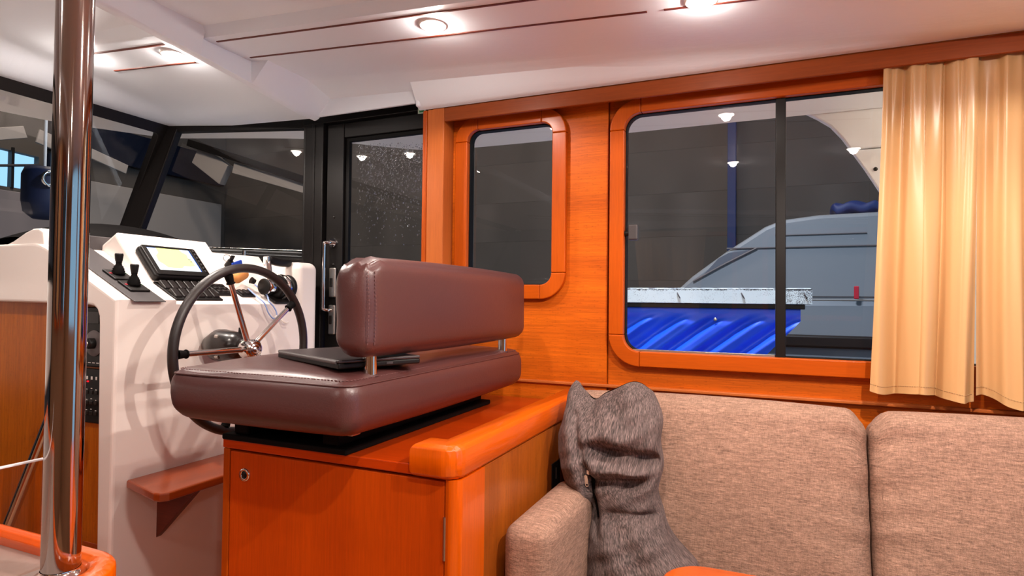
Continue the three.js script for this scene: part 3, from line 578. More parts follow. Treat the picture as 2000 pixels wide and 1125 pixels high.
// ---------- helm seat on its cabinet ----------
{
  const t = thing('seat_cabinet', 'varnished orange wood cabinet under the helm seat, with round lock and raised edge rail', 'cabinet');
  part(t, 'top_panel', box(-1.187, -0.58, 0.895, 0.917, -1.925, -1.047, 0.003, 'x'), M.topWood);
  part(t, 'carcass', box(-1.18, -0.60, 0.02, 0.894, -1.925, -1.075, 0.002), M.doorWood);
  part(t, 'stile', box(-1.186, -1.166, 0, 0.8945, -1.925, -1.048, 0.003), M.frameWood);
  const d = part(t, 'door', box(-1.1645, -0.5885, 0.06, 0.889, -1.074, -1.050, 0.002), M.doorWood);
  const lk = part(d, 'lock', lathe([[0.0085, 0.001], [0.0085, 0.003], [0.0105, 0.0045], [0.0145, 0.004], [0.0155, 0.0], [0.0155, -0.004]], 36).rotateX(Math.PI / 2).translate(-1.117, 0.839, -1.049), M.chrome, 'round push-button lock with chrome ring');
  lk.userData.label = 'round push-button lock with chrome ring';
  part(d, 'lock_button', lathe([[0.0088, -0.003], [0.0082, 0.0025], [0, 0.003]], 28).rotateX(Math.PI / 2).translate(-1.117, 0.839, -1.049), M.plastic);
  part(d, 'hinge', cyl([-0.5872, 0.735, -1.0505], [-0.5872, 0.820, -1.0505], 0.0035, 0.0035, 12), M.brushed);
  part(d, 'hinge', cyl([-0.5872, 0.16, -1.0505], [-0.5872, 0.245, -1.0505], 0.0035, 0.0035, 12), M.brushed);
  { const s = rrect(new THREE.Shape(), -0.5855, -0.5555, 1.047, 1.165, 0.0); const q = new THREE.Shape(); q.moveTo(-0.5855, 1.165); q.lineTo(-0.5855, 1.049); q.lineTo(-0.578, 1.047); q.absarc(-0.5765, 1.068, 0.021, -Math.PI / 2, 0); q.lineTo(-0.5555, 1.165); q.closePath();
    part(t, 'corner_post', uvm(ext(q, 0.894, 0, 1, 12).rotateX(-Math.PI / 2)), M.railWood); }
  part(t, 'side_panel', box(-0.60, -0.558, 0, 0.894, -1.925, -1.166, 0.001), M.sideWood);
  { const q = new THREE.Shape(), o = -0.552, f = 1.036;
    q.moveTo(-0.662, f); q.lineTo(o - 0.04, f); q.absarc(o - 0.04, f + 0.04, 0.04, -Math.PI / 2, 0); q.lineTo(o, 1.918); q.lineTo(-0.622, 1.918); q.lineTo(-0.622, f + 0.075); q.lineTo(-0.662, f + 0.075); q.closePath();
    part(t, 'edge_rail', uvm(toCreasedNormals(ext(q, 0.068, 0.017, 8, 16).rotateX(-Math.PI / 2), 0.7).translate(0, 0.8935, 0), 'z'), M.railWood, 'raised rounded edge rail'); }
  const k = part(t, 'socket', rb(0.004, 0.07, 0.07, 0.002).translate(-0.557, 0.757, -1.64), M.plastic);
  part(k, 'socket_frame', rb(0.003, 0.032, 0.003, 0.001).translate(-0.5545, 0.760, -1.634), M.brushed);
}
const stitchLine = (pts, gap = 0.0075, len = 0.0042, r = 0.0009) => {
  const c = new THREE.CatmullRomCurve3(pts.map(p => V(...p)), false, 'catmullrom', 0.1), L = c.getLength(), out = [];
  for (let s = 0; s + len < L; s += gap) { const a = c.getPointAt(s / L), b = c.getPointAt((s + len) / L); out.push(cyl(a.toArray(), b.toArray(), r, r, 5)); }
  return mergeGeometries(out);
};
{
  const t = thing('helm_bench', 'dark brown leather helm seat with a low backrest on two chrome posts', 'seat', [-1.0, 0.917, -1.397]);
  const W = (x, y, z) => [x + 1.0, y - 0.917, z + 1.397];
  part(t, 'base_plate', uvm(rb(0.36, 0.014, 0.72, 0.004).translate(0, 0.007, 0)), M.blackRough);
  for (const x of [-0.13, 0.13]) part(t, 'slide_rail', uvm(rb(0.045, 0.044, 0.70, 0.005).translate(x, 0.036, 0)), M.blackRough);
  part(t, 'seat_bracket', uvm(rb(0.34, 0.010, 0.76, 0.004).translate(0, 0.060, 0)), M.plastic);
  const cu = part(t, 'seat_cushion', soft(0.522, 0.118, 0.906, 0.042, [30, 12, 44], [0.004, 0.025, 0.006], (q, c) => {
    const edge = Math.max(Math.abs(c[0]), Math.abs(c[2]));
    if (c[1] < 0 && c[0] < -0.6) q.x += 0.012 * (-c[1]);
    if (c[1] > 0.5) q.y += 0.0022 * Math.sin(c[0] * 5 + c[2] * 3) * Math.sin(c[2] * 7 - c[0] * 2) * (1 - edge ** 6);
    q.y -= 0.006 * Math.exp(-(((c[0] + 0.55) / 0.3) ** 2 + ((c[2] - 0.92) / 0.12) ** 2)) * (c[1] > 0.3 ? 1 : 0);
  }), M.leather);
  cu.position.set(0, 0.117, 0);
  const loop = (deg) => { const a = deg * Math.PI / 180, r = 0.042, k = r * Math.cos(a) + 0.0008, y = 0.017 + r * Math.sin(a) + 0.0008, hx = 0.261 - r, hz = 0.453 - r, p = []; const S = 14; for (const [sx, sz, a0] of [[1, 1, 0], [-1, 1, 1], [-1, -1, 2], [1, -1, 3]]) { for (let i = 0; i <= 6; i++) { const t = (a0 + i / 6) * Math.PI / 2; p.push([sx * hx + k * Math.cos(t), y, sz * hz + k * Math.sin(t)]); } for (let i = 1; i < S; i++) { const n = [[-1, 1], [-1, -1], [1, -1], [1, 1]][a0], t = i / S, q0 = [sx * hx + k * Math.cos((a0 + 1) * Math.PI / 2), sz * hz + k * Math.sin((a0 + 1) * Math.PI / 2)], q1 = [n[0] * hx + k * Math.cos((a0 + 1) * Math.PI / 2), n[1] * hz + k * Math.sin((a0 + 1) * Math.PI / 2)]; p.push([lerp(q0[0], q1[0], t) , y, lerp(q0[1], q1[1], t)]); } } return p; };
  part(cu, 'seam', tube(loop(38), 0.0024, 500, 8, true), M.leather);
  part(cu, 'stitching', stitchLine([...loop(58), loop(58)[0]], 0.0085, 0.005, 0.0009), M.stitch);
  const bk = part(t, 'backrest', soft(0.098, 0.206, 0.852, 0.036, [10, 18, 44], [0.010, 0.006, 0.006], (q, c) => {
    const d = Math.exp(-(((c[1] - 0.95) / 0.22) ** 2 + ((c[2] - 0.95) / 0.05) ** 2));
    q.y -= 0.010 * d * (c[0] > -0.8 ? 1 : 0.3);
    if (c[2] > 0.85) q.y += 0.004 * Math.sin(c[0] * 9) * Math.max(0, c[1]);
    q.z += 0.004 * Math.sin(c[1] * 5) * (c[2] > 0.9 ? 1 : 0) * 0.5;
    if (c[2] > 0.8 && c[0] < 0) { q.y -= 0.016 * c[0] * c[0] * Math.sign(c[1]) * Math.abs(c[1]) * (c[2] - 0.8) / 0.2; }
  }), M.leather);
  bk.position.set(...W(-0.777, 1.2335, -1.409)); bk.rotation.z = 0.01;
  for (const z of [0.4185, 0.404]) part(bk, 'stitching', stitchLine([[0.0505, 0.072, z], [0.0535, 0.0, z], [0.0505, -0.078, z]].map(p => [p[0] - (z > 0.41 ? 0.009 : 0.0025), p[1], p[2]]), 0.008, 0.0045, 0.001), M.stitch);
  for (const z of [-1.055, -1.745]) { const p = part(t, 'post', cyl(W(-0.775, 1.07, z), W(-0.775, 1.16, z), 0.0145, 0.0145, 28), M.chrome); part(p, 'collar', new THREE.TorusGeometry(0.0165, 0.003, 10, 28).rotateX(Math.PI / 2).translate(...W(-0.775, 1.088, z)), M.leather); }
  part(t, 'bracket_bolt', rb(0.018, 0.010, 0.03, 0.003).translate(...W(-0.80, 0.969, -1.035)), M.brushed);
}
{
  const t = thing('laptop', 'closed thin black laptop lying on the helm seat under the backrest', 'laptop', [-0.912, 1.1055, -1.15], Math.PI - Math.atan2(0.413, 0.911));
  part(t, 'base', uvm(rb(0.32, 0.012, 0.20, 0.004, 3).translate(0, 0.0055, 0)), M.plastic);
  part(t, 'lid', uvm(rb(0.32, 0.007, 0.20, 0.003, 3).translate(0, 0.0148, 0)), std({ color: hex('#3a3030'), roughness: 0.35 }));
  part(t, 'hinge_bar', cyl([-0.15, 0.0125, -0.098], [0.15, 0.0125, -0.098], 0.0045, 0.0045, 12), M.plasticGrey);
  part(t, 'port', rb(0.002, 0.005, 0.016, 0.0008, 1).translate(-0.160, 0.006, 0.02), M.plateGrey);
}
// ---------- sofa ----------
{
  const b = thing('sofa', 'wooden sofa frame in the corner, below the lower edge of the photo', 'sofa');
  part(b, 'plinth', box(-0.55, 1.7, 0, 0.30, -1.93, -1.26, 0.004, 'x'), M.sideWood);
  const wr = (q, c, side) => {
    const e = side > 0 ? sstep(0.55, 1, c[0]) : sstep(-0.55, -1, c[0]);
    q.z += 0.006 * e * Math.sin(c[1] * 19 + c[0] * 6 * side + 1.7 * Math.sin(c[1] * 7)) * (c[2] > 0.3 ? 1 : 0) * (1 - Math.abs(c[1]) ** 4);
    q.z += 0.004 * Math.sin(c[0] * 4 + 1) * Math.sin(c[1] * 3) * (c[2] > 0.3 ? 1 : 0);
  };
  const mk = (x0, x1, label, side) => {
    const t = thing('sofa_back_cushion', label, 'cushion', [(x0 + x1) / 2, 0.728, -1.762], 0);
    const w = x1 - x0;
    const m = part(t, 'cover', soft(w, 0.50, 0.150, 0.046, [46, 34, 10], [0.0008, 0.010, 0.028], (q, c) => { wr(q, c, side); if (c[1] > 0.5) q.y -= 0.016 * (side > 0 ? sstep(0.88, 1, c[0]) : sstep(-0.86, -1, c[0])); }), M.sofa);
    m.rotation.x = -0.22;
    const z = 0.0495, zy = 0.198;
    part(m, 'side_seam', tube([[side * (w / 2 - 0.022), zy, z + 0.008], [side * (w / 2 - 0.021), 0, z + 0.018], [side * (w / 2 - 0.022), -0.2, z + 0.008]], 0.0012, 40, 6), M.sofa);
    return t;
  };
  mk(-0.545, 0.232, 'beige woven sofa back cushion on the left, behind the striped grey bag', 1);
  mk(0.236, 1.02, 'beige woven sofa back cushion on the right, under the curtains', -1);
  const s = thing('sofa_seat_cushion', 'beige woven sofa seat cushion below the lower edge of the photo', 'cushion', [0.34, 0.386, -1.55]);
  part(s, 'cover', soft(1.48, 0.148, 0.58, 0.04, [30, 8, 16], [0.0, 0.01, 0.006]), M.sofa);
  const e = thing('sofa_end_cushion', 'narrow upright beige end cushion against the cabinet side', 'cushion', [-0.481, 0.53, -1.408]);
  part(e, 'cover', soft(0.113, 0.458, 0.39, 0.034, [12, 24, 24], [0.006, 0.003, 0.006]), M.sofa);
}
// ---------- bag leaning in the sofa corner ----------
{
  const t = thing('fabric_sack', 'slumped grey heather fabric sack with two pointed corners and a zip', 'bag', [-0.36, 0.449, -1.60]);
  // rows: y, left, right, half depth, centre z
  const R = [[0.468, -0.4268, -0.1455, 0.069, -1.535], [0.5283, -0.43, -0.1377, 0.0966, -1.535], [0.5856, -0.43, -0.1513, 0.103, -1.545], [0.636, -0.43, -0.1969, 0.0966, -1.555], [0.6874, -0.43, -0.2357, 0.0828, -1.565], [0.7194, -0.43, -0.2503, 0.0754, -1.575], [0.7592, -0.4966, -0.2561, 0.0754, -1.58], [0.7922, -0.5131, -0.2532, 0.0791, -1.585], [0.8465, -0.5287, -0.2522, 0.0846, -1.595], [0.9154, -0.5267, -0.2561, 0.0754, -1.615], [0.959, -0.519, -0.2638, 0.0534, -1.635], [0.9832, -0.5092, -0.2735, 0.0276, -1.65], [0.9929, -0.5025, -0.2832, 0.0055, -1.655]];
  const row = (v) => { const f = v * (R.length - 1), i = Math.min(R.length - 2, Math.floor(f)), u = f - i, P = k => R[clamp(k, 0, R.length - 1)]; return R[0].map((_, k) => { const a = P(i - 1)[k], b = P(i)[k], c = P(i + 1)[k], d = P(i + 2)[k]; return b + 0.5 * u * (c - a + u * (2 * a - 5 * b + 4 * c - d + u * (3 * (b - c) + d - a))); }); };
  const g = (x, y, cx, cy, sx, sy) => Math.exp(-(((x - cx) / sx) ** 2 + ((y - cy) / sy) ** 2));
  const fn = (u, v) => {
    let [y, l, r, b, zc] = row(v); const a = -u * 2 * Math.PI, c = Math.cos(a), s = Math.sin(a);
    let x = (l + r) / 2 + (r - l) / 2 * Math.sign(c) * Math.abs(c) ** 0.8, z = zc - b * Math.sign(s) * Math.abs(s) ** 0.75;
    const ft = sstep(0.0, 0.6, -s), top = sstep(0.90, 0.985, y);
    y += top * (0.032 * Math.exp(-(((x + 0.505) / 0.028) ** 2)) + 0.038 * Math.exp(-(((x + 0.335) / 0.055) ** 2)) - 0.018 * Math.exp(-(((x + 0.445) / 0.022) ** 2)));
    let d = 0;
    d -= 0.050 * Math.exp(-(((y - 0.853 + 0.10 * (x + 0.33)) / 0.017) ** 2)) * sstep(-0.46, -0.40, x);         // deep cross fold
    d -= 0.030 * Math.exp(-(((y - 0.788 - 0.10 * (x + 0.36)) / 0.014) ** 2)) * sstep(-0.44, -0.39, x) * sstep(-0.26, -0.31, x);
    d += 0.020 * g(x, y, -0.33, 0.820, 0.07, 0.014) + 0.016 * g(x, y, -0.35, 0.900, 0.09, 0.020);
    d += 0.020 * g(x, y, -0.46, 0.86, 0.05, 0.07);                                                            // left flap
    const xs = y > 0.79 ? lerp(-0.425, -0.478, (y - 0.79) / 0.145) : lerp(-0.425, -0.400, (0.79 - y) / 0.12);
    d -= lerp(0.034, 0.018, sstep(0.78, 0.86, y)) * Math.exp(-(((x - xs) / 0.011) ** 2)) * sstep(0.64, 0.68, y) * sstep(0.965, 0.93, y);   // zip opening and the crease above it
    d += 0.012 * Math.exp(-(((x - xs + 0.03) / 0.02) ** 2)) * sstep(0.70, 0.76, y) * sstep(0.965, 0.93, y);
    d -= 0.018 * g(x, y, -0.445, 0.685, 0.03, 0.018) + 0.018 * g(x, y, -0.30, 0.715, 0.05, 0.010);
    d += 0.014 * g(x, y, -0.45, 0.60, 0.035, 0.045) + 0.008 * Math.sin(x * 34 + y * 12) * sstep(0.70, 0.6, y);
    d += 0.006 * Math.sin(y * 60 + x * 25) * Math.sin(x * 40 - y * 9) + 0.003 * Math.sin(y * 130 - x * 70);
    z += d * ft; x += 0.004 * Math.sin(y * 55) * (1 - ft);
    return [x + 0.36, y - 0.449, z + 1.60];
  };
  const m = part(t, 'body', surf(fn, 150, 130, 0.75, 0.6, true), M.bag);
  // points on the front of the cloth nearest to (x, y)
  const front = (x, y, lift = 0.001) => { let best = 1e9, p; for (let j = 0; j <= 100; j++) for (let i = 0; i <= 60; i++) { const c = fn(0.02 + 0.46 * i / 60, j / 100), d = (c[0] - x - 0.36) ** 2 + (c[1] - y + 0.449) ** 2; if (d < best) { best = d; p = c; } } return [p[0], p[1], p[2] + lift]; };
  part(t, 'zip_tape', tube([[-0.428, 0.80], [-0.4235, 0.785], [-0.416, 0.75], [-0.410, 0.72], [-0.403, 0.69]].map(p => front(...p, 0.002)), 0.0042, 40, 8), M.blackRough, 'dark zip line');
  const zp = part(t, 'zip_slider', rb(0.010, 0.014, 0.008, 0.003, 2).translate(...front(-0.430, 0.806, 0.006)), M.steel);
  part(zp, 'zip_puller', (() => { const s = rrect(new THREE.Shape(), -0.0045, 0.0045, -0.031, 0, 0.004); const h = new THREE.Path(); h.absarc(0, -0.0255, 0.0024, 0, Math.PI * 2); s.holes.push(h); return ext(s, 0.002, 0.0005).rotateX(0.05).rotateZ(0.14).translate(...front(-0.430, 0.802, 0.012)); })(), M.steel);
}
// ---------- table corner at the lower edge ----------
{
  const t = thing('saloon_table', 'bright orange varnished table corner at the lower edge of the photo', 'table');
  const s = rrect(new THREE.Shape(), -0.195, 1.0, 0.70, 1.325, 0.085);
  part(t, 'table_top', uvm(toCreasedNormals(ext(s, 0.028, 0.011, 5, 16).rotateX(-Math.PI / 2), 0.7).translate(0, 0.674, 0), 'x'), M.railWood);
  part(t, 'pedestal', cyl([0.4, 0.01, -1.0], [0.4, 0.674, -1.0], 0.04, 0.04, 28), M.steel);
  part(t, 'foot', lathe([[0, 0], [0.16, 0], [0.155, 0.01], [0.05, 0.016], [0, 0.016]], 32).translate(0.4, 0, -1.0), M.steel);
}
// ---------- curtains ----------
function curtainPanel(label, top, bot, y0, yb, folds, ph, zc, mir = 1, group, big = 0.019) {
  const t = thing('curtain', label, 'curtain', [0, 0, 0], 0, group);
  const F = (u, v) => {
    const q = u * folds * 2 * Math.PI + ph + 0.9 * Math.sin(v * 2.2 + u * 5) * (1 - v * 0.3), w = Math.sin(q) + 0.24 * Math.sin(q * 2 + 1.3 + v) + 0.07 * Math.sin(q * 3.7 + 2 * v);
    const gather = 0.5 * (1 - v) ** 3 * Math.sin(u * folds * 2 * Math.PI * 2.6 + ph);
    return w + gather;
  };
  const amp = v => lerp(0.0085, big, v);
  const fn = (u, v) => { const x0 = lerp(top[0], bot[0], v ** 1.2), x1 = lerp(top[1], bot[1], v); const x = lerp(x0, x1, u) + 0.006 * Math.sin(u * folds * 4 * Math.PI + ph) * (1 - Math.abs(2 * u - 1)); const y = lerp(y0, yb(u), v); return [x, y, zc + mir * (0.02 * v + amp(v) * F(u, v) + (big > 0.02 ? 0.010 * sstep(0.9, 1, u) : -0.006 * sstep(0.08, 0, u)))]; };
  part(t, 'cloth', surf(fn, 220, 90, top[1] - top[0] + 0.15, y0 - yb(0)), M.curtain);
  const hemPts = []; for (let i = 0; i <= 60; i++) { const p = fn(i / 60, 0.978); hemPts.push([p[0], p[1], p[2] + mir * 0.0012]); }
  part(t, 'hem_stitching', stitchLine(hemPts, 0.006, 0.0035, 0.0007), M.stitchTan);
  return t;
}
M.stitchTan = std({ color: hex('#a5845c'), roughness: 0.8 });
curtainPanel('pale gold curtain panel at the right end of the large window, the left one', [0.288, 0.498], [0.250, 0.485], 1.924, u => 1.019 - 0.012 * u - 0.006 * Math.sin(u * 9), 2.6, 0.4, -1.884, 1, null, 0.024);
curtainPanel('pale gold curtain panel at the right edge of the photo, hanging lower', [0.499, 0.86], [0.486, 0.85], 1.924, u => 1.022 - 0.026 * sstep(0, 0.25, u) + 0.004 * Math.sin(u * 20), 4.2, 2.1, -1.8945);
tag(part(null, 'curtain_track', box(0.25, 1.6, 1.9245, 1.9255, -1.90, -1.88, 0.0004, 'x', 1), M.brushed), 'thin curtain track hidden behind the wooden pelmet', 'curtain track');
curtainPanel('gathered pale curtain on the port side, mirrored in the large window pane', [-1.18, -0.52], [-1.10, -0.58], 1.92, u => 1.16 + 0.02 * Math.sin(u * 6), 5, 0.3, 1.862, -1);
// ---------- galley counter, pole, splash panel ----------
{
  const t = thing('galley_counter', 'grey galley counter with rounded orange wood edge at the lower left corner', 'counter');
  const s = rrect(new THREE.Shape(), -2.0, -0.735, -0.35, 0.53, 0.075);
  part(t, 'cabinet_body', box(-1.98, -0.755, 0, 0.868, -0.505, 0.34, 0.01), M.doorWood);
  part(t, 'worktop', uvm(ext(rrect(new THREE.Shape(), -1.99, -0.745, -0.34, 0.52, 0.065), 0.03, 0.002).rotateX(-Math.PI / 2).translate(0, 0.869, 0), 'x'), M.counter);
  s.holes.push(rrect(new THREE.Path(), -1.974, -0.765, -0.326, 0.502, 0.048));
  part(t, 'edge_rail', uvm(toCreasedNormals(ext(s, 0.046, 0.010, 5, 16).rotateX(-Math.PI / 2), 0.7).translate(0, 0.869, 0), 'x'), M.railWood);
  const p = thing('steel_pole', 'polished steel grab pole from counter to ceiling at the left of the photo', 'pole', [-0.816, 0.899, -0.479]);
  part(p, 'tube', new THREE.CylinderGeometry(0.0208, 0.0208, 1.16, 64).translate(0, 0.58, 0), M.poleChrome);
  part(p, 'base_flange', lathe([[0, 0], [0.0275, 0], [0.0275, 0.004], [0.0225, 0.0065], [0.0215, 0.010]], 44), M.chrome);
  const a = thing('splash_panel', 'clear acrylic splash panel standing on the counter beside the steel pole', 'splash panel', [-0.862, 0.899, -0.2]);
  const ap = part(a, 'panel', rb(0.008, 0.139, 0.57, 0.001, 1).translate(0, 0.0695, 0), M.acrylic);
  part(ap, 'polished_edge', box(-0.0035, 0.0035, 0.139, 0.141, -0.286, 0.286, 0.0005, 'z', 1), M.acrylicEdge);
  part(ap, 'polished_edge', box(-0.0035, 0.0035, 0, 0.139, -0.2875, -0.2855, 0.0005, 'y', 1), M.acrylicEdge);
}

// ---------- outside: overhang, side wing, deck ----------
{
  const o = thing('roof_overhang', 'white roof overhang seen through the tops of the windows', 'roof overhang');
  const out = [[1.8, 1.93, -2.41], [0, 1.93, -2.41], [-0.86, 1.93, -2.41], [-1.45, 1.94, -2.40], [-1.98, 1.985, -2.17], [-2.54, 1.99, -1.96], [-2.63, 1.99, -1.88], [-2.80, 1.99, -1.6], [-2.87, 1.99, -1.35], [-2.95, 1.99, -0.6], [-2.97, 1.99, 0]];
  const inn = [[1.8, 2.03, -2.0], [0, 2.03, -2.0], [-0.86, 2.03, -2.0], [-1.40, 2.05, -2.0], [-1.80, 2.06, -1.99], [-2.30, 2.06, -1.87], [-2.40, 2.06, -1.82], [-2.43, 2.06, -1.6], [-2.43, 2.06, -1.35], [-2.43, 2.06, -0.6], [-2.43, 2.06, 0]];
  const n = out.length, O = [...out, ...out.slice(0, -1).reverse().map(p => [p[0], p[1], -p[2]])], I = [...inn, ...inn.slice(0, -1).reverse().map(p => [p[0], p[1], -p[2]])];
  const co = new THREE.CatmullRomCurve3(O.map(p => V(...p)), false, 'catmullrom', 0.3), ci = new THREE.CatmullRomCurve3(I.map(p => V(...p)), false, 'catmullrom', 0.3);
  const fn = (u, v) => {
    const a = ci.getPoint(u), b = co.getPoint(u), d = V(b.x - a.x, 0, b.z - a.z).normalize();
    if (v < 0.5) { const t = v / 0.5; return [lerp(a.x, b.x - d.x * 0.10, t), lerp(a.y, b.y + 0.05, t), lerp(a.z, b.z - d.z * 0.10, t)]; }
    if (v < 0.65) { const t = (v - 0.5) / 0.15; return [b.x - d.x * 0.10 * (1 - t) - d.x * 0.02 * t, b.y + 0.05 * (1 - t), b.z - d.z * 0.10 * (1 - t) - d.z * 0.02 * t]; }
    if (v < 0.8) { const t = (v - 0.65) / 0.15; return [b.x - d.x * 0.02 * (1 - t), b.y + 0.012 * t, b.z - d.z * 0.02 * (1 - t)]; }
    const t = (v - 0.8) / 0.2; return [b.x, b.y + 0.012 + 0.25 * t, b.z];
  };
  part(o, 'moulding', toCreasedNormals(surf(fn, 120, 20, 8, 0.7), 0.5), M.outerShell);
  const w = thing('side_wing', 'cream roof support wing with curved front edge, outside the large window', 'roof support');
  const arc = [[0.119, 1.945], [0.165, 1.915], [0.205, 1.884], [0.240, 1.84], [0.268, 1.795]], arc2 = [[0.2695, 1.792], [0.312, 1.722], [0.358, 1.639], [0.42, 1.50], [0.50, 1.30], [0.56, 1.0], [0.60, 0.5]];
  part(w, 'upper_plate', slab([...arc, [1.7, 1.795], [1.7, 1.99], [0.02, 1.99], [0.06, 1.96]], -2.43, -2.40, 0.006), M.outerShell);
  part(w, 'lower_plate', slab([...arc2, [1.7, 0.5], [1.7, 1.791]], -2.428, -2.401, 0.004), M.outerShell);
  part(w, 'bolt_head', lathe([[0, 0.003], [0.006, 0.002], [0.007, 0]], 14).rotateX(Math.PI / 2).translate(0.343, 1.72, -2.40), M.plastic);
  const dk = struct('side_deck');
  part(dk, 'deck_plate', box(-3.6, 2.4, 0.55, 0.60, -2.46, -2.01, 0.01, 'x'), M.outerShell);
  part(dk, 'bulwark', box(-3.6, 2.4, 0.60, 0.92, -2.47, -2.43, 0.01, 'x'), M.outerShell);
  part(dk, 'foredeck', box(-6.0, -2.5, 0.9, 1.30, -1.75, 1.75, 0.05, 'x'), M.outerShell);
  const r = thing('bow_rail', 'thin steel bow rail outside the forward side window', 'rail');
  part(r, 'top_rail', tube([[-4.4, 1.55, -1.5], [-3.4, 1.53, -2.0], [-2.64, 1.507, -2.35], [-2.13, 1.482, -2.36]], 0.0095, 40, 10), M.steel);
  part(r, 'mid_rail', tube([[-4.4, 1.53, -1.5], [-3.4, 1.51, -2.0], [-2.64, 1.489, -2.355], [-2.13, 1.462, -2.365]], 0.006, 40, 10), M.steel);
  for (const [x, z, y] of [[-2.55, -2.36, 1.50], [-2.13, -2.37, 1.475], [-3.4, -2.0, 1.52]]) part(r, 'stanchion', cyl([x, 0.6, z], [x, y, z], 0.011, 0.011, 12), M.steel);
}
// ---------- boat shed around the boat ----------
const shedTex = tex(512, 512, (x, y) => 0.78 + 0.14 * (noise(x * 3, y * 14, 3, 14, 61) - 0.5), 0.25);
const shedMat = std({ color: hex('#6e6660'), map: shedTex, roughness: 0.9 }), navy = std({ color: hex('#0b2458'), roughness: 0.6 }), deepNavy = phy({ color: hex('#050e22'), roughness: 0.6, specularIntensity: 0.3 }), pale = std({ color: hex('#a39a94'), roughness: 0.8 });
const shed = struct('wall_shed');
{
  // long side walls of horizontal boards
  for (let i = 0; i < 13; i++) part(shed, 'wall_board', box(-9, 4.5, -1.0 + i * 0.5, -0.501 + i * 0.5, -7.1, -7.02, 0.001, 'x', 1), shedMat);
  part(shed, 'port_side', box(-9, 4.5, -1, 5.5, 7, 7.1, 0.01, 'x', 1), shedMat);
  // front gable with two windows
  const s = poly([[-7, -1], [7, -1], [7, 5.6], [-7, 5.6]]);
  const h = new THREE.Path(); [[3.42, 2.49], [4.335, 2.49], [4.335, 2.90], [3.42, 2.94]].forEach((p, i) => i ? h.lineTo(...p) : h.moveTo(...p)); h.closePath(); s.holes.push(h);
  part(shed, 'front_gable', uvm(ext(s, 0.1).rotateY(Math.PI / 2).translate(-8.1, 0, 0), 'y'), shedMat);
  part(shed, 'window_mullion', box(-8.06, -7.98, 2.48, 2.95, -4.075, -4.045, 0.004), M.plastic);
  part(shed, 'window_brace', cyl([-7.97, 2.60, -3.42], [-7.97, 2.80, -4.335], 0.016, 0.016, 8), M.plateGrey);
  part(shed, 'navy_band', box(-7.99, -7.9, 3.0, 3.45, -6.9, -4.4, 0.01), deepNavy);
  part(shed, 'navy_band', box(-7.99, -7.93, 2.52, 2.96, -4.62, -4.40, 0.01), deepNavy);
  part(shed, 'gable_panel', box(-7.99, -7.95, -1, 2.72, -6.9, -4.66, 0.01), pale);
  part(shed, 'gable_panel', box(-7.99, -7.95, -1, 2.44, -4.64, 6.9, 0.01), std({ color: hex('#8a8080'), roughness: 0.8 }));
  part(shed, 'roof_panel', box(-9, 4.5, 5.5, 5.6, -7.1, 7.1, 0.01, 'x', 1), shedMat);
  part(shed, 'water_floor', box(-9, 9, -1.1, -1.0, -7.1, 7.1, 0.01, 'x', 1), std({ color: hex('#2b3135'), roughness: 0.25 }));
}
const bm = (a, b, w, mat, parent, flat) => { const A = V(...a), B = V(...b), d = B.clone().sub(A), g = flat ? rb(0.03, d.length(), w, 0.008, 1) : rb(w, d.length(), w * 0.35, 0.01, 1); return part(parent, 'batten', uvm(g.applyQuaternion(new THREE.Quaternion().setFromUnitVectors(V(0, 1, 0), d.normalize())).translate(...A.add(B).multiplyScalar(0.5).toArray())), mat); };
{
  const r = thing('shed_roof_battens', 'pale slanting roof battens of the dark shed, seen through the windscreen', 'roof battens');
  bm([-7.5, 2.93, -3.60], [-7.5, 3.04, -3.92], 0.13, pale, r, 1); bm([-7.5, 3.03, -4.04], [-7.5, 2.95, -4.40], 0.16, pale, r, 1); bm([-7.5, 2.97, -4.60], [-7.5, 2.86, -5.06], 0.12, pale, r, 1);
  const c = thing('shed_beam', 'dark diagonal shed beam with pale panels, seen through the forward side window', 'shed beam');
  bm([-7.6, 3.45, -6.0], [-5.0, 2.62, -6.0], 0.10, M.plastic, c); bm([-7.5, 3.30, -6.1], [-6.95, 2.95, -6.1], 0.30, pale, c); bm([-6.75, 3.03, -6.05], [-5.3, 2.62, -6.05], 0.15, pale, c);
  const f = thing('navy_fender', 'rounded navy fender hanging in front of the windscreen, left of the steel pole', 'fender', [-3.62, 1.60, -1.99]);
  part(f, 'body', lathe([[0, 0.06], [0.05, 0.065], [0.09, 0.10], [0.10, 0.16], [0.10, 0.30], [0.085, 0.34], [0, 0.345]], 30), phy({ color: hex('#16203c'), roughness: 0.5, specularIntensity: 0.6 }));
  part(f, 'end_ring', new THREE.TorusGeometry(0.035, 0.01, 10, 24).rotateY(Math.PI / 2).translate(0.105, 0.27, 0.03), M.steel);
  part(f, 'rope', cyl([0, 0.34, 0], [0, 3.9, 0], 0.008, 0.008, 8), M.markWhite);
}
for (const [x, w, l] of [[-0.36, 0.085, 'dark blue shed column behind the large window'], [-5.9, 0.35, 'dark blue shed column behind the forward side window']]) {
  const t = thing('shed_column', l, 'column', [x, -1, -6.88]);
  part(t, 'flange', uvm(rb(w, 6.4, 0.012, 0.003, 1).translate(0, 3.2, 0.06)), navy); part(t, 'web', uvm(rb(0.014, 6.4, 0.10, 0.003, 1).translate(0, 3.2, 0)), navy); part(t, 'flange', uvm(rb(w, 6.4, 0.012, 0.003, 1).translate(0, 3.2, -0.06)), navy);
}
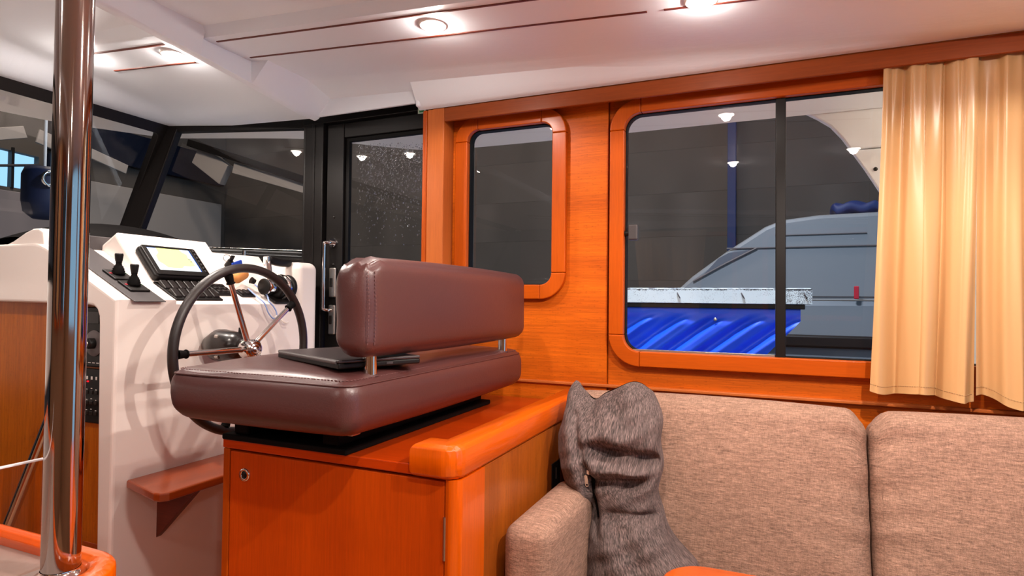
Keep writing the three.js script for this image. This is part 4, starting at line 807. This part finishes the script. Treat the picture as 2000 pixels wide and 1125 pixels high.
// neighbouring boat
{
  const t = thing('neighbour_boat', 'pale grey neighbouring motorboat seen blurred through the large window', 'boat', [0, 0, 0]);
  const grey = std({ color: hex('#77797c'), roughness: 0.5 });
  part(t, 'hull', slab([[-1.2, -0.9], [-1.3, 0.6], [-1.0, 1.28], [2.6, 1.30], [2.6, -0.9]], -6.6, -4.75, 0.05), grey);
  part(t, 'cabin', slab([[-0.75, 1.28], [-0.56, 1.46], [-0.30, 1.655], [-0.02, 1.84], [0.10, 1.888], [0.35, 1.915], [2.4, 1.945], [2.4, 1.28]], -6.4, -5.0, 0.03), grey);
  part(t, 'cabin_window', slab([[-0.47, 1.475], [-0.36, 1.60], [-0.28, 1.645], [-0.10, 1.665], [-0.16, 1.62]], -5.004, -4.992, 0.001), std({ color: hex('#5c5e66'), roughness: 0.2 }));
  part(t, 'window_trim', tube([[-0.55, 1.42, -4.99], [-0.32, 1.55, -4.99], [-0.08, 1.675, -4.99]], 0.008, 20, 8), M.plasticGrey);
  part(t, 'cabin_line', box(-0.30, 2.3, 1.672, 1.682, -4.999, -4.988, 0.003, 'x', 1), M.plasticGrey);
  part(t, 'cabin_line', box(0.05, 0.66, 1.765, 1.773, -4.999, -4.990, 0.003, 'x', 1), M.plasticGrey);
  part(t, 'hull_line', box(-0.9, 2.5, 1.296, 1.305, -4.76, -4.74, 0.003, 'x', 1), M.plateGrey);
  part(t, 'rubbing_strake', box(-1.2, 2.6, 0.94, 1.03, -4.78, -4.70, 0.02, 'x', 1), M.plastic);
  part(t, 'red_peg', rb(0.03, 0.09, 0.02, 0.006, 2).translate(0.56, 1.33, -4.72), M.markRed, 'small red peg');
  const c = thing('blue_cover', 'small dark blue folded cover lying on the neighbouring boat roof', 'cover', [0.60, 1.93, -5.2]);
  part(c, 'bundle', soft(0.30, 0.08, 0.25, 0.03, [14, 8, 10], [0.01, 0.01, 0.01], (q, k) => { q.y += 0.012 * Math.sin(k[0] * 6 + k[2] * 3); }), navy).position.y = 0.04;
}
// blue skip with dirty white lid, close outside the large window
{
  const t = thing('blue_bin', 'bright blue tarpaulin-sided bin with a weathered white lid, outside the large window', 'bin');
  // mould along the upper edge and towards the open end of the lid front, as the photograph shows it
  const dirt = tex(2048, 128, (x, y) => {
    const n = noise(x * 900, y * 34, 900, 34, 71) * 0.55 + noise(x * 2000, y * 80, 2000, 80, 72) * 0.45, m = noise(x * 90, y * 3, 90, 3, 73);
    const k = sstep(0.62, 0.72, n * 0.8 + 0.35 * sstep(0.86 - 0.1 * m, 1, y) + 0.20 * sstep(0.90, 0.985, x) + 0.16 * (m - 0.6));
    return [lerp(0.93, 0.26, k), lerp(0.95, 0.25, k), lerp(0.95, 0.26, k)];
  });
  const dirtTop = tex(1024, 512, (x, y) => { const n = noise(x * 60, y * 30, 60, 30, 74) * 0.6 + noise(x * 160, y * 90, 160, 90, 75) * 0.4, k = sstep(0.45, 0.62, n); return [lerp(0.75, 0.42, k), lerp(0.76, 0.41, k), lerp(0.76, 0.42, k)]; }, 1.1);
  const lidM = std({ color: hex('#eef4f6'), map: dirtTop, roughness: 0.7 });
  const lid = part(t, 'lid', box(-2.2, 0.193, 1.246, 1.325, -3.75, -3.195, 0.008, 'x', 2), lidM, 'weathered white lid');
  part(lid, 'lid_front', new THREE.BoxGeometry(2.39, 0.072, 0.004).translate(-1.0, 1.284, -3.194), std({ color: hex('#f2f8fb'), map: dirt, roughness: 0.7 }));
  for (const x of [-0.425, -0.115, 0.165]) part(lid, 'lid_clip', tube([[x - 0.006, 1.300, -3.19], [x, 1.288, -3.185], [x + 0.008, 1.272, -3.19]], 0.003, 10, 6), M.plasticGrey);
  part(t, 'rim_bar', box(-2.2, 0.165, 1.222, 1.246, -3.72, -3.205, 0.004, 'x', 1), M.plastic);
  const tarp = std({ color: hex('#0050ea'), roughness: 0.5 });
  const ridge = (x, y) => { const d = x * 0.72 - (1.2 - y) * -0.95; const q = d * 2 * Math.PI / 0.135; return 0.022 * (Math.sin(q + 0.6 * Math.sin(d * 9)) + 0.3 * Math.sin(q * 2.1 + 1)) * sstep(1.2, 1.13, y); };
  part(t, 'tarpaulin_side', surf((u, v) => { const y = lerp(1.222, 0.7, v), xe = 0.146 - 0.9 * Math.max(0, 1.165 - y); const x = lerp(-2.1, xe, u); return [x, y, -3.225 + ridge(x, y) + 0.03 * v]; }, 260, 80, 2.3, 0.5), tarp, 'bright blue tarpaulin with diagonal folds');
  part(t, 'bin_body', slab([[-2.1, 0.7], [-2.1, 1.222], [0.14, 1.222], [0.14, 1.165], [-0.28, 0.7]], -3.70, -3.26, 0.004), tarp);
  part(t, 'rivet', lathe([[0, 0.004], [0.007, 0.003], [0.009, 0]], 14).rotateX(Math.PI / 2).translate(-0.245, 1.165, -3.205), M.brushed);
  // dock lamp over the bin, outside the frame
  const d = thing('dock_lamp', 'cool white dock lamp above the blue bin, out of the frame', 'dock lamp', [-0.5, 3.7, -2.72]);
  part(d, 'housing', rb(0.66, 0.06, 0.20, 0.01, 2), M.plateGrey);
  part(d, 'tube_glow', rb(0.60, 0.012, 0.14, 0.004, 2).translate(0, -0.036, 0), std({ color: 0xffffff, emissive: hex('#cfe2ff'), emissiveIntensity: 6 }));
  part(d, 'hanger', cyl([-0.25, 0.03, 0], [-0.25, 1.2, 0], 0.008, 0.008, 8), M.plateGrey); part(d, 'hanger', cyl([0.25, 0.03, 0], [0.25, 1.2, 0], 0.008, 0.008, 8), M.plateGrey);
  const L = new THREE.RectAreaLight(hex('#dcebff'), 620, 0.6, 0.14); L.position.set(0, -0.046, 0); L.rotation.x = -Math.PI / 2; d.add(L);
}
// strip lamps under the shed roof and a small deck light under the overhang, all out of the frame
for (const [x, z, i, l] of [[-1.5, -4.3, 55, 'long strip lamp under the shed roof abeam of the boat, out of the frame'], [-5.6, -3.6, 70, 'long strip lamp under the shed roof ahead of the boat, out of the frame']]) {
  const t = thing('shed_strip_lamp', l, 'strip lamp', [x, 5.42, z]);
  part(t, 'housing', rb(2.6, 0.07, 0.26, 0.01, 2), M.plateGrey);
  part(t, 'tube_glow', rb(2.5, 0.012, 0.2, 0.004, 2).translate(0, -0.041, 0), std({ color: 0xffffff, emissive: hex('#ffeedd'), emissiveIntensity: 5 }));
  const L = new THREE.RectAreaLight(hex('#ffeedd'), i, 2.5, 0.2); L.position.set(0, -0.05, 0); L.rotation.x = -Math.PI / 2; t.add(L);
}
{
  const t = thing('deck_light', 'small warm deck light under the roof overhang, hidden behind the curtains', 'deck light', [0.85, 1.96, -2.2]);
  part(t, 'housing', lathe([[0, 0.02], [0.05, 0.02], [0.05, 0], [0.044, -0.004], [0.04, 0]], 28), M.steel);
  part(t, 'lens', lathe([[0, -0.012], [0.025, -0.010], [0.04, 0]], 24), std({ color: 0xffffff, emissive: hex('#fff0dc'), emissiveIntensity: 6 }));
  const s = new THREE.PointLight(hex('#fff0dc'), 0.65, 0, 2); s.position.set(0, -0.03, 0); s.castShadow = true; s.shadow.radius = 1.5; t.add(s);
}
renderer.render(scene, camera);
